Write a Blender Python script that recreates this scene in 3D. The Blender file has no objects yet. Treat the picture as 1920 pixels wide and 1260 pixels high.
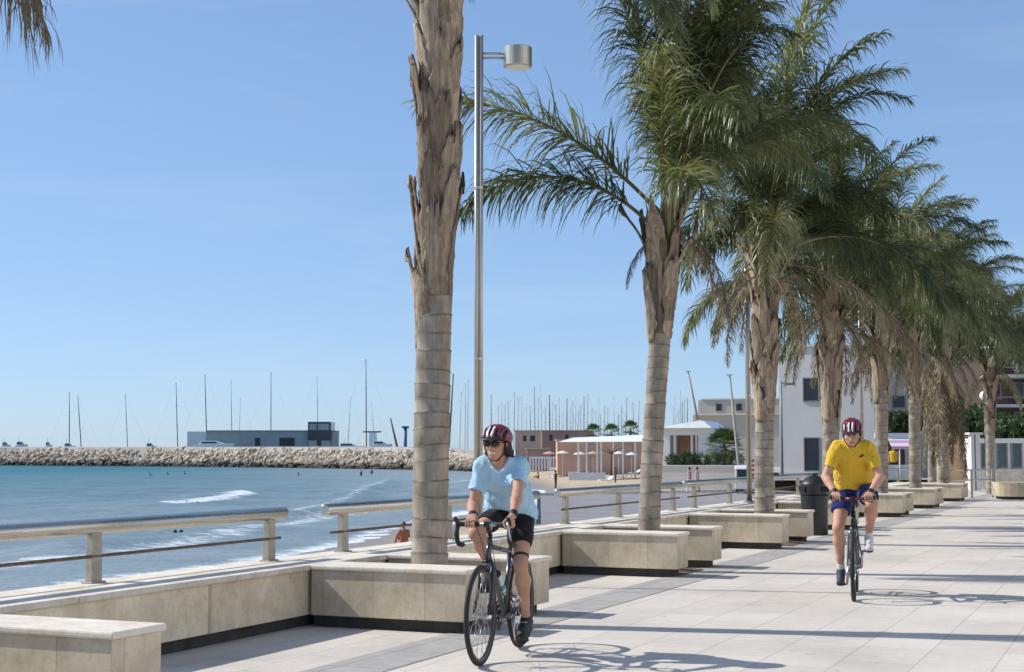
import bpy, bmesh, math, random
import numpy as np
from mathutils import Vector, Matrix, Euler, noise as mnoise

random.seed(7)
rng = np.random.default_rng(11)
SC = bpy.context.scene
COL = SC.collection
R = math.radians

# ------------------------------------------------------------------ camera model of the photograph (1920 x 1260 units)
FPX, HORIZON, EYE = 2800.0, 845.0, 1.43
PITCH = math.atan((HORIZON - 630) / FPX)
CP, SP = math.cos(PITCH), math.sin(PITCH)


def slope(px, py):
    dx, dy = (px - 960) / FPX, (630 - py) / FPX
    k = CP - dy * SP
    return dx / k, (SP + dy * CP) / k


def at(px, py, Y):
    a, b = slope(px, py)
    return Vector((a * Y, Y, EYE + b * Y))


def ground(px, py, z=0.0):
    a, b = slope(px, py)
    Y = (z - EYE) / b
    return Vector((a * Y, Y, z))


# promenade frame: s runs along the promenade away from the camera, t to the land side (sea side negative)
TH = math.atan(slope(2160, HORIZON)[0])
SD = Vector((math.sin(TH), math.cos(TH), 0))
TD = Vector((math.cos(TH), -math.sin(TH), 0))
ROT = -TH                                  # z rotation of an object whose local +Y runs along s


def st(s, t, z=0.0):
    return SD * s + TD * t + Vector((0, 0, z))


def s_at(px, t, py=HORIZON):
    a = slope(px, py)[0]
    # (s sin + t cos) = a (s cos - t sin)
    return t * (-a * math.sin(TH) - math.cos(TH)) / (math.sin(TH) - a * math.cos(TH))


# ------------------------------------------------------------------ materials
def new_mat(name):
    m = bpy.data.materials.new(name)
    m.use_nodes = True
    nt = m.node_tree
    return m, nt, nt.nodes['Principled BSDF'], nt.nodes, nt.links


def ramp(nt, src, stops):
    n = nt.nodes.new('ShaderNodeValToRGB')
    el = n.color_ramp.elements
    while len(el) < len(stops):
        el.new(0.5)
    for e, (p, c) in zip(el, stops):
        e.position = p
        e.color = (*c, 1) if len(c) == 3 else c
    nt.links.new(src, n.inputs[0])
    return n


def tex_noise(nt, scale, detail=4, rough=.55, vec=None, dist=0.0):
    n = nt.nodes.new('ShaderNodeTexNoise')
    n.inputs['Scale'].default_value = scale
    n.inputs['Detail'].default_value = detail
    n.inputs['Roughness'].default_value = rough
    n.inputs['Distortion'].default_value = dist
    if vec is not None:
        nt.links.new(vec, n.inputs['Vector'])
    return n


def coords(nt, scale=(1, 1, 1), rot=(0, 0, 0), kind='Object'):
    tc = nt.nodes.new('ShaderNodeTexCoord')
    mp = nt.nodes.new('ShaderNodeMapping')
    mp.inputs['Scale'].default_value = scale
    mp.inputs['Rotation'].default_value = rot
    nt.links.new(tc.outputs[kind], mp.inputs['Vector'])
    return mp.outputs['Vector']


def mixc(nt, fac, a, b, mode='MIX'):
    n = nt.nodes.new('ShaderNodeMix')
    n.data_type = 'RGBA'
    n.blend_type = mode
    for s, v in ((n.inputs[0], fac), (n.inputs[6], a), (n.inputs[7], b)):
        if hasattr(v, 'is_output'):
            nt.links.new(v, s)
        elif isinstance(v, (int, float)):
            s.default_value = v
        else:
            s.default_value = (*v, 1)
    return n.outputs[2]


def bump(nt, bsdf, height, strength=.3, dist=.01):
    b = nt.nodes.new('ShaderNodeBump')
    b.inputs['Strength'].default_value = strength
    b.inputs['Distance'].default_value = dist
    nt.links.new(height, b.inputs['Height'])
    nt.links.new(b.outputs[0], bsdf.inputs['Normal'])
    return b


def simple(name, col, rough=.6, metal=0.0, var=.25, scale=6.0, bmp=0.0, bdist=.004, spec=None):
    m, nt, b, N, L = new_mat(name)
    n = tex_noise(nt, scale, 5, .6, coords(nt))
    lo = tuple(max(0, c * (1 - var)) for c in col)
    hi = tuple(min(1, c * (1 + var)) for c in col)
    r = ramp(nt, n.outputs[0], [(.3, lo), (.7, hi)])
    L.new(r.outputs[0], b.inputs['Base Color'])
    b.inputs['Roughness'].default_value = rough
    b.inputs['Metallic'].default_value = metal
    if spec is not None:
        b.inputs['Specular IOR Level'].default_value = spec
    if bmp:
        n2 = tex_noise(nt, scale * 6, 4, .6, coords(nt))
        bump(nt, b, n2.outputs[0], bmp, bdist)
    return m


# ------------------------------------------------------------------ mesh collecting
class MB:
    def __init__(self):
        self.v, self.f, self.m, self.s = [], [], [], []

    def add(self, verts, faces, mi=0, smooth=False):
        o = len(self.v)
        self.v += [tuple(p) for p in verts]
        self.f += [tuple(i + o for i in f) for f in faces]
        self.m += [mi] * len(faces)
        self.s += [smooth] * len(faces)
        return self

    def box(self, c, size, rz=0.0, mi=0, mat=None):
        x, y, z = (d / 2 for d in size)
        P = [Vector(p) for p in ((-x, -y, -z), (x, -y, -z), (x, y, -z), (-x, y, -z), (-x, -y, z), (x, -y, z), (x, y, z), (-x, y, z))]
        M = mat if mat is not None else Matrix.Rotation(rz, 3, 'Z')
        c = Vector(c)
        return self.add([M @ p + c for p in P], [(0, 3, 2, 1), (4, 5, 6, 7), (0, 1, 5, 4), (1, 2, 6, 5), (2, 3, 7, 6), (3, 0, 4, 7)], mi)

    def span(self, lo, hi, mi=0):
        return self.box([(a + b) / 2 for a, b in zip(lo, hi)], [b - a for a, b in zip(lo, hi)], mi=mi)

    def tube(self, path, r, n=8, mi=0, caps=True, closed=False, smooth=True):
        path = [Vector(p) for p in path]
        k = len(path)
        rs = r if isinstance(r, (list, tuple)) else [r] * k
        vs = []
        up = None
        for i, p in enumerate(path):
            if closed:
                d = path[(i + 1) % k] - path[i - 1]
            else:
                d = path[min(i + 1, k - 1)] - path[max(i - 1, 0)]
            d.normalize()
            if up is None:
                up = Vector((0, 0, 1)) if abs(d.z) < .9 else Vector((1, 0, 0))
            a = (up - d * up.dot(d))
            if a.length < 1e-4:
                a = Vector((0, 1, 0)) - d * d.y
            a.normalize()
            b = d.cross(a)
            up = a
            for j in range(n):
                w = 2 * math.pi * j / n
                vs.append(p + (a * math.cos(w) + b * math.sin(w)) * rs[i])
        fs = []
        for i in range(k if closed else k - 1):
            i2 = (i + 1) % k
            for j in range(n):
                j2 = (j + 1) % n
                fs.append((i * n + j, i * n + j2, i2 * n + j2, i2 * n + j))
        self.add(vs, fs, mi, smooth)
        if caps and not closed:
            o = len(self.v) - len(vs)
            self.f += [tuple(o + j for j in reversed(range(n))), tuple(o + (k - 1) * n + j for j in range(n))]
            self.m += [mi, mi]
            self.s += [False, False]
        return self

    def bar(self, a, b, r, n=8, mi=0, r2=None):
        return self.tube([a, b], [r, r if r2 is None else r2], n, mi)

    def lathe(self, prof, c=(0, 0, 0), n=24, mi=0, M=None, smooth=True):
        c = Vector(c)
        if smooth and len(prof) > 2:                 # split the ring where the profile turns sharply, so that it shades crisp
            q = [prof[0]]
            for i in range(1, len(prof) - 1):
                a_ = math.atan2(prof[i][1] - prof[i - 1][1], prof[i][0] - prof[i - 1][0]); b_ = math.atan2(prof[i + 1][1] - prof[i][1], prof[i + 1][0] - prof[i][0])
                dd_ = abs((b_ - a_ + math.pi) % (2 * math.pi) - math.pi)
                q.append(prof[i])
                if dd_ > .6:
                    o_ = len(self.v)
                    self.lathe_strip(q, c, n, mi, M); q = [prof[i]]
            q.append(prof[-1])
            self.lathe_strip(q, c, n, mi, M)
            return self
        vs = []
        for (r, z) in prof:
            for j in range(n):
                w = 2 * math.pi * j / n
                p = Vector((r * math.cos(w), r * math.sin(w), z))
                vs.append((M @ p if M is not None else p) + c)
        fs = []
        for i in range(len(prof) - 1):
            for j in range(n):
                j2 = (j + 1) % n
                fs.append((i * n + j, i * n + j2, (i + 1) * n + j2, (i + 1) * n + j))
        fs.append(tuple(reversed(range(n))))
        fs.append(tuple((len(prof) - 1) * n + j for j in range(n)))
        return self.add(vs, fs, mi, smooth)

    def lathe_strip(self, prof, c, n, mi, M):
        vs = []
        for (r, z) in prof:
            for j in range(n):
                w = 2 * math.pi * j / n
                p = Vector((r * math.cos(w), r * math.sin(w), z))
                vs.append((M @ p if M is not None else p) + c)
        fs = [(i * n + j, i * n + (j + 1) % n, (i + 1) * n + (j + 1) % n, (i + 1) * n + j) for i in range(len(prof) - 1) for j in range(n)]
        return self.add(vs, fs, mi, True)

    def prism(self, poly, z0, z1, mi=0):
        n = len(poly)
        vs = [(x, y, z0) for x, y in poly] + [(x, y, z1) for x, y in poly]
        fs = [tuple(reversed(range(n))), tuple(range(n, 2 * n))] + [(i, (i + 1) % n, n + (i + 1) % n, n + i) for i in range(n)]
        return self.add(vs, fs, mi)

    def build(self, name, mats, parent=None, bevel=0.0):
        return mesh_obj(name, self.v, self.f, mats, parent, self.m, self.s, bevel)


def mesh_data(name, v, f, mats, mi=None, sm=None):
    me = bpy.data.meshes.new(name)
    me.from_pydata([tuple(p) for p in v] if not isinstance(v, np.ndarray) else v.tolist(), [], f if not isinstance(f, np.ndarray) else f.tolist())
    for m in (mats if isinstance(mats, (list, tuple)) else [mats]):
        me.materials.append(m)
    if mi is not None:
        me.polygons.foreach_set('material_index', np.asarray(mi, dtype=np.int32))
    if sm is not None:
        me.polygons.foreach_set('use_smooth', np.asarray([sm] * len(me.polygons) if isinstance(sm, bool) else sm, dtype=bool))
    me.update()
    return me


def link(name, me, parent=None):
    o = bpy.data.objects.new(name, me)
    COL.objects.link(o)
    if parent is not None:
        o.parent = parent
    return o


def mesh_obj(name, v, f, mats, parent=None, mi=None, sm=None, bevel=0.0):
    o = link(name, mesh_data(name, v, f, mats, mi, sm), parent)
    if bevel:
        b = o.modifiers.new('bevel', 'BEVEL')
        b.width, b.segments, b.limit_method, b.angle_limit = bevel, 2, 'ANGLE', R(50)
    return o


def tag(o, label=None, cat=None, group=None, kind=None):
    if label:
        o['label'] = label
    if cat:
        o['category'] = cat
    if group:
        o['group'] = group
    if kind:
        o['kind'] = kind
    return o


def thing(name, label, cat, loc=(0, 0, 0), rz=0.0, group=None):
    o = bpy.data.objects.new(name, None)
    o.empty_display_size = .2
    COL.objects.link(o)
    o.location = loc
    o.rotation_euler = (0, 0, rz)
    return tag(o, label, cat, group)


def copy_tree(o, parent=None):
    c = o.copy()
    COL.objects.link(c)
    if parent is not None:
        c.parent = parent
    for ch in [x for x in COL.objects if x.parent == o and x != c]:
        copy_tree(ch, c)
    return c


# ------------------------------------------------------------------ camera, light, sky
cam = bpy.data.cameras.new('camera')
camo = bpy.data.objects.new('camera', cam)
COL.objects.link(camo)
camo.location = (0, 0, EYE)
camo.rotation_euler = (R(90) + PITCH, 0, 0)
cam.sensor_width = 36
cam.lens = 36 * FPX / 1920
cam.clip_start, cam.clip_end = .1, 20000
SC.camera = camo

SUN_AZ, SUN_EL = R(-78.0), R(40.0)           # azimuth from +Y, clockwise
tosun = Vector((math.sin(SUN_AZ) * math.cos(SUN_EL), math.cos(SUN_AZ) * math.cos(SUN_EL), math.sin(SUN_EL)))
ld = bpy.data.lights.new('sun', 'SUN')
ld.energy, ld.angle, ld.color = 5.0, R(.53), (1.0, .97, .915)
lo = bpy.data.objects.new('sun', ld)
COL.objects.link(lo)
lo.rotation_euler = (-tosun).to_track_quat('-Z', 'Y').to_euler()

W = bpy.data.worlds.new('World')
SC.world = W
W.use_nodes = True
wn = W.node_tree
sky = wn.nodes.new('ShaderNodeTexSky')
sky.sky_type = 'NISHITA'
sky.sun_disc = False
sky.sun_elevation, sky.sun_rotation = SUN_EL, SUN_AZ
sky.altitude, sky.air_density, sky.dust_density, sky.ozone_density = 0, .8, .3, 8.0
bg = wn.nodes['Background']
gm = wn.nodes.new('ShaderNodeGamma')          # the photograph's sky runs more gently from zenith to horizon
gm.inputs[1].default_value = .55
wn.links.new(sky.outputs[0], gm.inputs[0])
skyc = mixc(wn, 1.0, gm.outputs[0], (1.67, 1.91, 2.21), 'MULTIPLY')
wisp = tex_noise(wn, 2.2, 7, .62, coords(wn, (1.0, 1.0, 7.0), (0, R(6), R(20)), 'Generated'), .8)
wispf = ramp(wn, wisp.outputs[0], [(.50, (0, 0, 0)), (.80, (.16, .16, .16))])
wn.links.new(mixc(wn, wispf.outputs[0], skyc, (5.4, 5.6, 5.9)), bg.inputs[0])
bg.inputs[1].default_value = .15
SC.view_settings.view_transform = 'Standard'
SC.view_settings.look = 'None'
SC.view_settings.exposure = 0.0
SC.view_settings.gamma = 1.0
SC.cycles.max_bounces = 8
SC.cycles.transparent_max_bounces = 8
# ------------------------------------------------------------------ setting materials
def paver_material():
    m, nt, b, N, L = new_mat('pavers')
    v = coords(nt, (1, 1, 1), (0, 0, TH - R(90)))
    br = N.new('ShaderNodeTexBrick')
    br.offset = .5
    for k, x in (('Scale', 1.0), ('Mortar Size', .006), ('Mortar Smooth', .2), ('Bias', 0.0), ('Brick Width', .8), ('Row Height', .5)):
        br.inputs[k].default_value = x
    br.inputs['Color1'].default_value = (.60, .535, .465, 1)
    br.inputs['Color2'].default_value = (.665, .60, .525, 1)
    br.inputs['Mortar'].default_value = (.46, .41, .355, 1)
    L.new(v, br.inputs['Vector'])
    n1 = tex_noise(nt, .7, 6, .62, coords(nt))
    n2 = tex_noise(nt, 14, 5, .7, coords(nt))
    r1 = ramp(nt, n1.outputs[0], [(.28, (.74, .73, .71)), (.46, (.93, .925, .92)), (.62, (1, 1, 1))])
    r2 = ramp(nt, n2.outputs[0], [(.25, (.86, .86, .85)), (.6, (1, 1, 1))])
    c = mixc(nt, 1.0, br.outputs[0], r1.outputs[0], 'MULTIPLY')
    c = mixc(nt, 1.0, c, r2.outputs[0], 'MULTIPLY')
    sp = tex_noise(nt, 5.0, 3, .5, coords(nt))
    sr = ramp(nt, sp.outputs[0], [(.70, (1, 1, 1)), (.76, (.72, .70, .67))])
    c = mixc(nt, 1.0, c, sr.outputs[0], 'MULTIPLY')
    L.new(c, b.inputs['Base Color'])
    b.inputs['Roughness'].default_value = .75
    bump(nt, b, br.outputs['Fac'], -.25, .004)
    return m


def band_material():
    m, nt, b, N, L = new_mat('grey_pavers')
    v = coords(nt, (1, 1, 1), (0, 0, TH - R(90)))
    br = N.new('ShaderNodeTexBrick')
    br.offset = 0
    for k, x in (('Scale', 1.0), ('Mortar Size', .006), ('Brick Width', .8), ('Row Height', .5)):
        br.inputs[k].default_value = x
    br.inputs['Color1'].default_value = (.37, .345, .32, 1)
    br.inputs['Color2'].default_value = (.415, .39, .36, 1)
    br.inputs['Mortar'].default_value = (.22, .21, .2, 1)
    L.new(v, br.inputs['Vector'])
    n1 = tex_noise(nt, 6, 6, .65, coords(nt))
    r1 = ramp(nt, n1.outputs[0], [(.3, (.8, .8, .8)), (.7, (1.1, 1.1, 1.1))])
    L.new(mixc(nt, 1.0, br.outputs[0], r1.outputs[0], 'MULTIPLY'), b.inputs['Base Color'])
    b.inputs['Roughness'].default_value = .75
    return m


def stone_material(name, col, tile=None):
    """pale limestone cladding: cloudy tone, rusty streaks running down, fine pores; tile = width of the slabs"""
    m, nt, b, N, L = new_mat(name)
    v = coords(nt)
    n1 = tex_noise(nt, 3.4, 7, .66, v)
    r1 = ramp(nt, n1.outputs[0], [(.3, tuple(c * v_ for c, v_ in zip(col, (.82, .785, .73)))), (.62, tuple(min(1, c * 1.12) for c in col))])
    n2 = tex_noise(nt, 3.5, 4, .6, coords(nt, (1.6, 1.6, .5)))
    r2 = ramp(nt, n2.outputs[0], [(.30, (.88, .83, .74)), (.52, (1, 1, 1))])
    n3 = tex_noise(nt, 30, 4, .7, v)
    r3 = ramp(nt, n3.outputs[0], [(.28, (.82, .8, .78)), (.5, (1, 1, 1))])
    c = mixc(nt, .75, r1.outputs[0], r2.outputs[0], 'MULTIPLY')
    c = mixc(nt, 1.0, c, r3.outputs[0], 'MULTIPLY')
    if tile:
        sep = N.new('ShaderNodeSeparateXYZ')
        L.new(v, sep.inputs[0])
        ax = N.new('ShaderNodeMath'); ax.operation = 'ADD'
        L.new(sep.outputs[0], ax.inputs[0]); L.new(sep.outputs[1], ax.inputs[1])
        dv = N.new('ShaderNodeMath'); dv.operation = 'DIVIDE'
        L.new(ax.outputs[0], dv.inputs[0]); dv.inputs[1].default_value = tile
        fl = N.new('ShaderNodeMath'); fl.operation = 'FLOOR'
        L.new(dv.outputs[0], fl.inputs[0])
        wn_ = N.new('ShaderNodeTexWhiteNoise'); wn_.noise_dimensions = '1D'
        L.new(fl.outputs[0], wn_.inputs['W'])
        tr = ramp(nt, wn_.outputs[0], [(0, (.86, .83, .79)), (1, (1.05, 1.04, 1.01))])
        c = mixc(nt, 1.0, c, tr.outputs[0], 'MULTIPLY')
        fr = N.new('ShaderNodeMath'); fr.operation = 'FRACT'
        L.new(dv.outputs[0], fr.inputs[0])
        jr = ramp(nt, fr.outputs[0], [(0, (.62, .58, .52)), (.018, (1, 1, 1))])
        c = mixc(nt, 1.0, c, jr.outputs[0], 'MULTIPLY')
    L.new(c, b.inputs['Base Color'])
    b.inputs['Roughness'].default_value = .8
    bump(nt, b, n3.outputs[0], .35, .006)
    return m


M = {}
M['pavers'] = paver_material()
M['band'] = band_material()
M['stone'] = stone_material('limestone_cladding', (.60, .53, .41), .46)
M['wallstone'] = stone_material('limestone_wall', (.80, .715, .565), 2.9)
M['slab'] = stone_material('pale_stone_slab', (.70, .64, .555))
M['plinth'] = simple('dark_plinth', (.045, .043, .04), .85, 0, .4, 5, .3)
M['soil'] = simple('dry_soil', (.16, .115, .075), .95, 0, .5, 9, .8, .02)
M['steel'] = None


def steel_material(name, col, rough, streak=40):
    m, nt, b, N, L = new_mat(name)
    n = tex_noise(nt, 1.0, 5, .6, coords(nt, streak if isinstance(streak, tuple) else (streak, streak, 1.2)))
    r = ramp(nt, n.outputs[0], [(.3, tuple(c * .8 for c in col)), (.7, tuple(min(1, c * 1.1) for c in col))])
    L.new(r.outputs[0], b.inputs['Base Color'])
    b.inputs['Metallic'].default_value = 1.0
    rr = ramp(nt, n.outputs[0], [(.2, (rough * .7,) * 3), (.8, (rough * 1.4,) * 3)])
    L.new(rr.outputs[0], b.inputs['Roughness'])
    return m


M['steel'] = steel_material('brushed_steel', (.62, .58, .51), .26, (30, 1.0, 30))
M['railpaint'] = simple('weathered_post', (.40, .36, .29), .55, .35, .18, 12)
M['darkbar'] = simple('rusty_bar', (.16, .11, .085), .6, .5, .4, 20)
M['channel'] = simple('grey_channel', (.20, .215, .24), .5, .3, .2, 9)

# ------------------------------------------------------------------ sea, beach, ground
def sea_material():
    m, nt, b, N, L = new_mat('sea_water')
    v = coords(nt)
    at_ = N.new('ShaderNodeVertexColor'); at_.layer_name = 'foam'
    sep = N.new('ShaderNodeSeparateColor')
    L.new(at_.outputs[0], sep.inputs[0])
    n0 = tex_noise(nt, .09, 7, .7, coords(nt, (.35, 1.6, 1)))
    deep = ramp(nt, n0.outputs[0], [(.35, (.042, .140, .175)), (.65, (.066, .20, .235))])
    shallow = ramp(nt, n0.outputs[0], [(.3, (.19, .255, .285)), (.7, (.31, .35, .365))])
    c = mixc(nt, sep.outputs[1], deep.outputs[0], shallow.outputs[0])
    # foam: vertex mask broken up by noise
    nf = tex_noise(nt, 1.1, 9, .78, coords(nt, (.5, 1.0, 1)), .6)
    add = N.new('ShaderNodeMath'); add.operation = 'ADD'
    L.new(sep.outputs[0], add.inputs[0]); L.new(nf.outputs[0], add.inputs[1])
    fr = ramp(nt, add.outputs[0], [(.84, (0, 0, 0)), (1.06, (1, 1, 1))])
    c = mixc(nt, fr.outputs[0], c, (.80, .82, .82))
    L.new(c, b.inputs['Base Color'])
    rr = ramp(nt, fr.outputs[0], [(0, (.16,) * 3), (1, (.8,) * 3)])
    L.new(rr.outputs[0], b.inputs['Roughness'])
    w1 = tex_noise(nt, .5, 6, .65, coords(nt, (.5, 1.3, 1)))
    w2 = tex_noise(nt, 2.6, 5, .6, coords(nt, (.6, 1.2, 1)))
    mx = N.new('ShaderNodeMath'); mx.operation = 'ADD'
    L.new(w1.outputs[0], mx.inputs[0])
    m3 = N.new('ShaderNodeMath'); m3.operation = 'MULTIPLY'; m3.inputs[1].default_value = .35
    L.new(w2.outputs[0], m3.inputs[0]); L.new(m3.outputs[0], mx.inputs[1])
    # a choppy sea turns many small facets away from the viewer: part body colour, part mirrored sky
    bp = N.new('ShaderNodeBump'); bp.inputs['Strength'].default_value = .9; bp.inputs['Distance'].default_value = .5
    L.new(mx.outputs[0], bp.inputs['Height'])
    df, gl, ms = N.new('ShaderNodeBsdfDiffuse'), N.new('ShaderNodeBsdfGlossy'), N.new('ShaderNodeMixShader')
    L.new(c, df.inputs[0]); L.new(rr.outputs[0], gl.inputs['Roughness']); gl.inputs[0].default_value = (.9, .95, 1, 1)
    L.new(bp.outputs[0], df.inputs['Normal']); L.new(bp.outputs[0], gl.inputs['Normal'])
    lw = N.new('ShaderNodeFresnel'); lw.inputs['IOR'].default_value = 1.33; L.new(bp.outputs[0], lw.inputs['Normal'])
    fm = N.new('ShaderNodeMath'); fm.operation = 'MULTIPLY'; fm.inputs[1].default_value = .38
    L.new(lw.outputs[0], fm.inputs[0])
    L.new(fm.outputs[0], ms.inputs[0]); L.new(df.outputs[0], ms.inputs[1]); L.new(gl.outputs[0], ms.inputs[2])
    L.new(ms.outputs[0], N['Material Output'].inputs[0])
    return m


SEA_Z = -3.0
shore_px = [(-900, 1420), (-300, 1185), (0, 1124), (250, 1086), (500, 1052), (640, 1024), (760, 992), (880, 962), (960, 944), (1015, 927)]
shore = [ground(x, y, SEA_Z).to_2d() for x, y in shore_px]
shore += [Vector((2.0, 185)), Vector((-1.5, 250)), Vector((-8, 330)), Vector((-12, 420))]


def seg_dist(P, pts):
    """signed-ish distance (n,) of points P (n,2) to the polyline pts and the side (positive = land, right of it)"""
    best = np.full(len(P), 1e9); side = np.ones(len(P))
    for a, b in zip(pts[:-1], pts[1:]):
        a = np.array(a); b = np.array(b); d = b - a
        t = np.clip(((P - a) @ d) / (d @ d), 0, 1)
        q = a + t[:, None] * d
        r = P - q
        dist = np.hypot(r[:, 0], r[:, 1])
        sd = np.sign(d[0] * r[:, 1] - d[1] * r[:, 0])
        m = dist < best - 1e-9
        best[m] = dist[m]; side[m] = -sd[m]
    return best * np.where(side == 0, 1, side)


def ridge_mask(P, pts, width):
    d = np.abs(seg_dist(P, pts))
    return np.exp(-(d / width) ** 2)


def grid_mesh(xs, ys):
    X, Y = np.meshgrid(xs, ys, indexing='ij')
    nx, ny = X.shape
    idx = np.arange(nx * ny).reshape(nx, ny)
    f = np.stack([idx[:-1, :-1], idx[1:, :-1], idx[1:, 1:], idx[:-1, 1:]], -1).reshape(-1, 4)
    return X.ravel(), Y.ravel(), f


breaker_px = [
    ([(330, 949), (380, 945), (425, 938), (458, 930)], 2.4, .50),
    ([(560, 972), (600, 955), (665, 935), (690, 918), (726, 905)], 1.2, .40),
    ([(110, 1030), (240, 1004), (330, 1000), (420, 990), (520, 976), (600, 962)], 1.2, .29),
    ([(0, 985), (150, 972), (260, 960), (380, 955)], 1.4, .20),
    ([(40, 1052), (150, 1030), (300, 1014), (480, 992)], 1.1, .22),
    ([(640, 934), (700, 930), (790, 926), (870, 915)], 1.8, .26),
    ([(830, 910), (880, 904), (930, 900)], 2.2, .36),
]
xs = np.concatenate([np.linspace(-3200, -130, 22)[:-1], np.linspace(-130, 60, 260), np.linspace(60, 900, 8)[1:]])
ys = np.concatenate([np.linspace(-60, 24, 6)[:-1], np.geomspace(24, 330, 330), np.geomspace(340, 14000, 30)])
X, Y, F4 = grid_mesh(xs, ys)
P2 = np.stack([X, Y], 1)
d = -seg_dist(P2, [tuple(p) for p in shore])                 # metres out to sea
foam = np.zeros(len(X)); hz = np.zeros(len(X))
foam = np.maximum(foam, .50 * np.exp(-(np.maximum(d, 0) / 2.4) ** 2))
foam = np.maximum(foam, .40 * np.exp(-((d - 8) / 2.2) ** 2) * (Y < 110))
for px, w, amp in breaker_px:
    pts = [tuple(ground(x, y, SEA_Z).to_2d()) for x, y in px]
    mk = ridge_mask(P2, pts, w)
    foam = np.maximum(foam, amp * mk)
    hz += .9 * amp * ridge_mask(P2, pts, w * 1.6)
near = np.clip(1 - np.abs(Y - 150) / 160, 0, 1)
hz += near * (.10 * np.sin(.45 * d + .6 * np.sin(X * .11)) + .05 * np.sin(1.25 * d + .9 * np.sin(X * .33) + .2 * Y) + .035 * np.sin(2.3 * d + 1.4 * np.sin(X * .5 + 1)) * np.sin(.35 * X + .1 * Y) + .03 * np.sin(1.9 * Y + .8 * X))
shal = np.clip(1.05 - (d + 10 * np.sin(X * .07 + Y * .02)) / 85, 0, 1) ** 1.0
v = np.stack([X, Y, SEA_Z + hz], 1)
M['sea'] = sea_material()
sea = mesh_obj('sea', v, F4, M['sea'], sm=True)
ca = sea.data.color_attributes.new('foam', 'FLOAT_COLOR', 'POINT')
ca.data.foreach_set('color', np.stack([foam, shal, np.zeros_like(foam), np.ones_like(foam)], 1).astype(np.float32).ravel())
tag(sea, kind='structure')

# beach: rises slowly from the waterline
M['sand'] = simple('beach_sand', (.47, .36, .23), .95, 0, .2, .8, .5, .03)
m_, nt_, b_, N_, L_ = new_mat('beach_sand_wet')
vc = N_.new('ShaderNodeVertexColor'); vc.layer_name = 'wet'
n_ = tex_noise(nt_, .6, 7, .65, coords(nt_))
dry = ramp(nt_, n_.outputs[0], [(.3, (.40, .315, .205)), (.7, (.55, .44, .30))])
L_.new(mixc(nt_, vc.outputs[0], dry.outputs[0], (.26, .20, .145)), b_.inputs['Base Color'])
rr_ = ramp(nt_, vc.outputs[0], [(0, (.95,) * 3), (1, (.35,) * 3)])
L_.new(rr_.outputs[0], b_.inputs['Roughness'])
bump(nt_, b_, n_.outputs[0], .6, .08)
xs = np.concatenate([np.linspace(-90, 60, 150), np.linspace(60, 260, 40)[1:]])
ys = np.geomspace(6, 520, 200)
X, Y, F4 = grid_mesh(xs, ys)
d = seg_dist(np.stack([X, Y], 1), [tuple(p) for p in shore])
z = SEA_Z + np.clip(d * .045, -1.5, .75) + .04 * np.sin(X * .9) * np.sin(Y * .7) * (d > 2)
inland = (X * TD.x + Y * TD.y) > -8.2                         # under the promenade: keep it low
z = np.where(inland & (Y < 75), SEA_Z - 1.0, z)
beach = mesh_obj('beach', np.stack([X, Y, z], 1), F4, m_, sm=True)
ca = beach.data.color_attributes.new('wet', 'FLOAT_COLOR', 'POINT')
wet = np.clip(1 - (d - .5) / 5.0, 0, 1)
ca.data.foreach_set('color', np.stack([wet, wet, wet, np.ones_like(wet)], 1).astype(np.float32).ravel())
tag(beach, kind='structure')

# land behind: one big sheet on the land side, the quay below the wall, the promenade slab
M['town'] = simple('town_ground', (.44, .41, .36), .9, 0, .2, .3)
mb = MB()
T = [st(75, -7.1), st(75, 900), (900, 900, 0), (900, 3500, 0), (120, 3500, 0), (30, 330, 0), (17, 122, 0)]
mb.add([(p[0], p[1], -.12) for p in T], [tuple(reversed(range(len(T))))])
tag(mb.build('town_ground', M['town']), kind='structure')

S0, S1 = -12.0, 76.0
mb = MB()
a = [st(S0, -7.12), st(S0, 60), st(S1, 60), st(S1, -7.12)]
mb.add([(p.x, p.y, 0) for p in a] + [(p.x, p.y, -3.6) for p in a], [(0, 1, 2, 3), (0, 3, 7, 4), (2, 1, 5, 6), (1, 0, 4, 5), (3, 2, 6, 7)])
tag(mb.build('promenade', M['pavers']), kind='structure')
mb = MB()
for (t0, t1, dz) in ((-5.12, -4.62, .004), (1.6, 2.1, .004)):
    p = [st(S0 + .1, t0, dz), st(S0 + .1, t1, dz), st(S1 - .1, t1, dz), st(S1 - .1, t0, dz)]
    mb.add(p, [(0, 1, 2, 3)])
tag(mb.build('paving_band', M['band']), kind='structure')

M['asphalt'] = simple('grey_quay_asphalt', (.235, .225, .225), .9, 0, .15, .5, .4, .02)
M['kerbwhite'] = simple('white_kerb', (.62, .60, .56), .8, 0, .15, 3)
qe = [ground(1003, 929, -1.5), ground(1190, 925, -1.5), ground(1262, 924, -1.5)]
q = [st(16.0, -7.6), Vector((0.8, 60, 0)), qe[0], qe[1], Vector((22, 112, 0)), Vector((31, 112, 0)), st(76, -7.2)]
mb = MB()
mb.prism([(p.x, p.y) for p in reversed(q)], -4.2, -1.5)
tag(mb.build('quay', M['asphalt']), kind='structure')
mb = MB()
for a, b in zip(q[1:4], q[2:5]):
    dd = (b - a).to_2d(); n2 = Vector((-dd.y, dd.x)).normalized() * .17
    mb.prism([(a.x - n2.x, a.y - n2.y), (b.x - n2.x, b.y - n2.y), (b.x + n2.x, b.y + n2.y), (a.x + n2.x, a.y + n2.y)], -1.6, -1.34)
tag(mb.build('quay_kerb', M['kerbwhite']), kind='structure')

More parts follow.
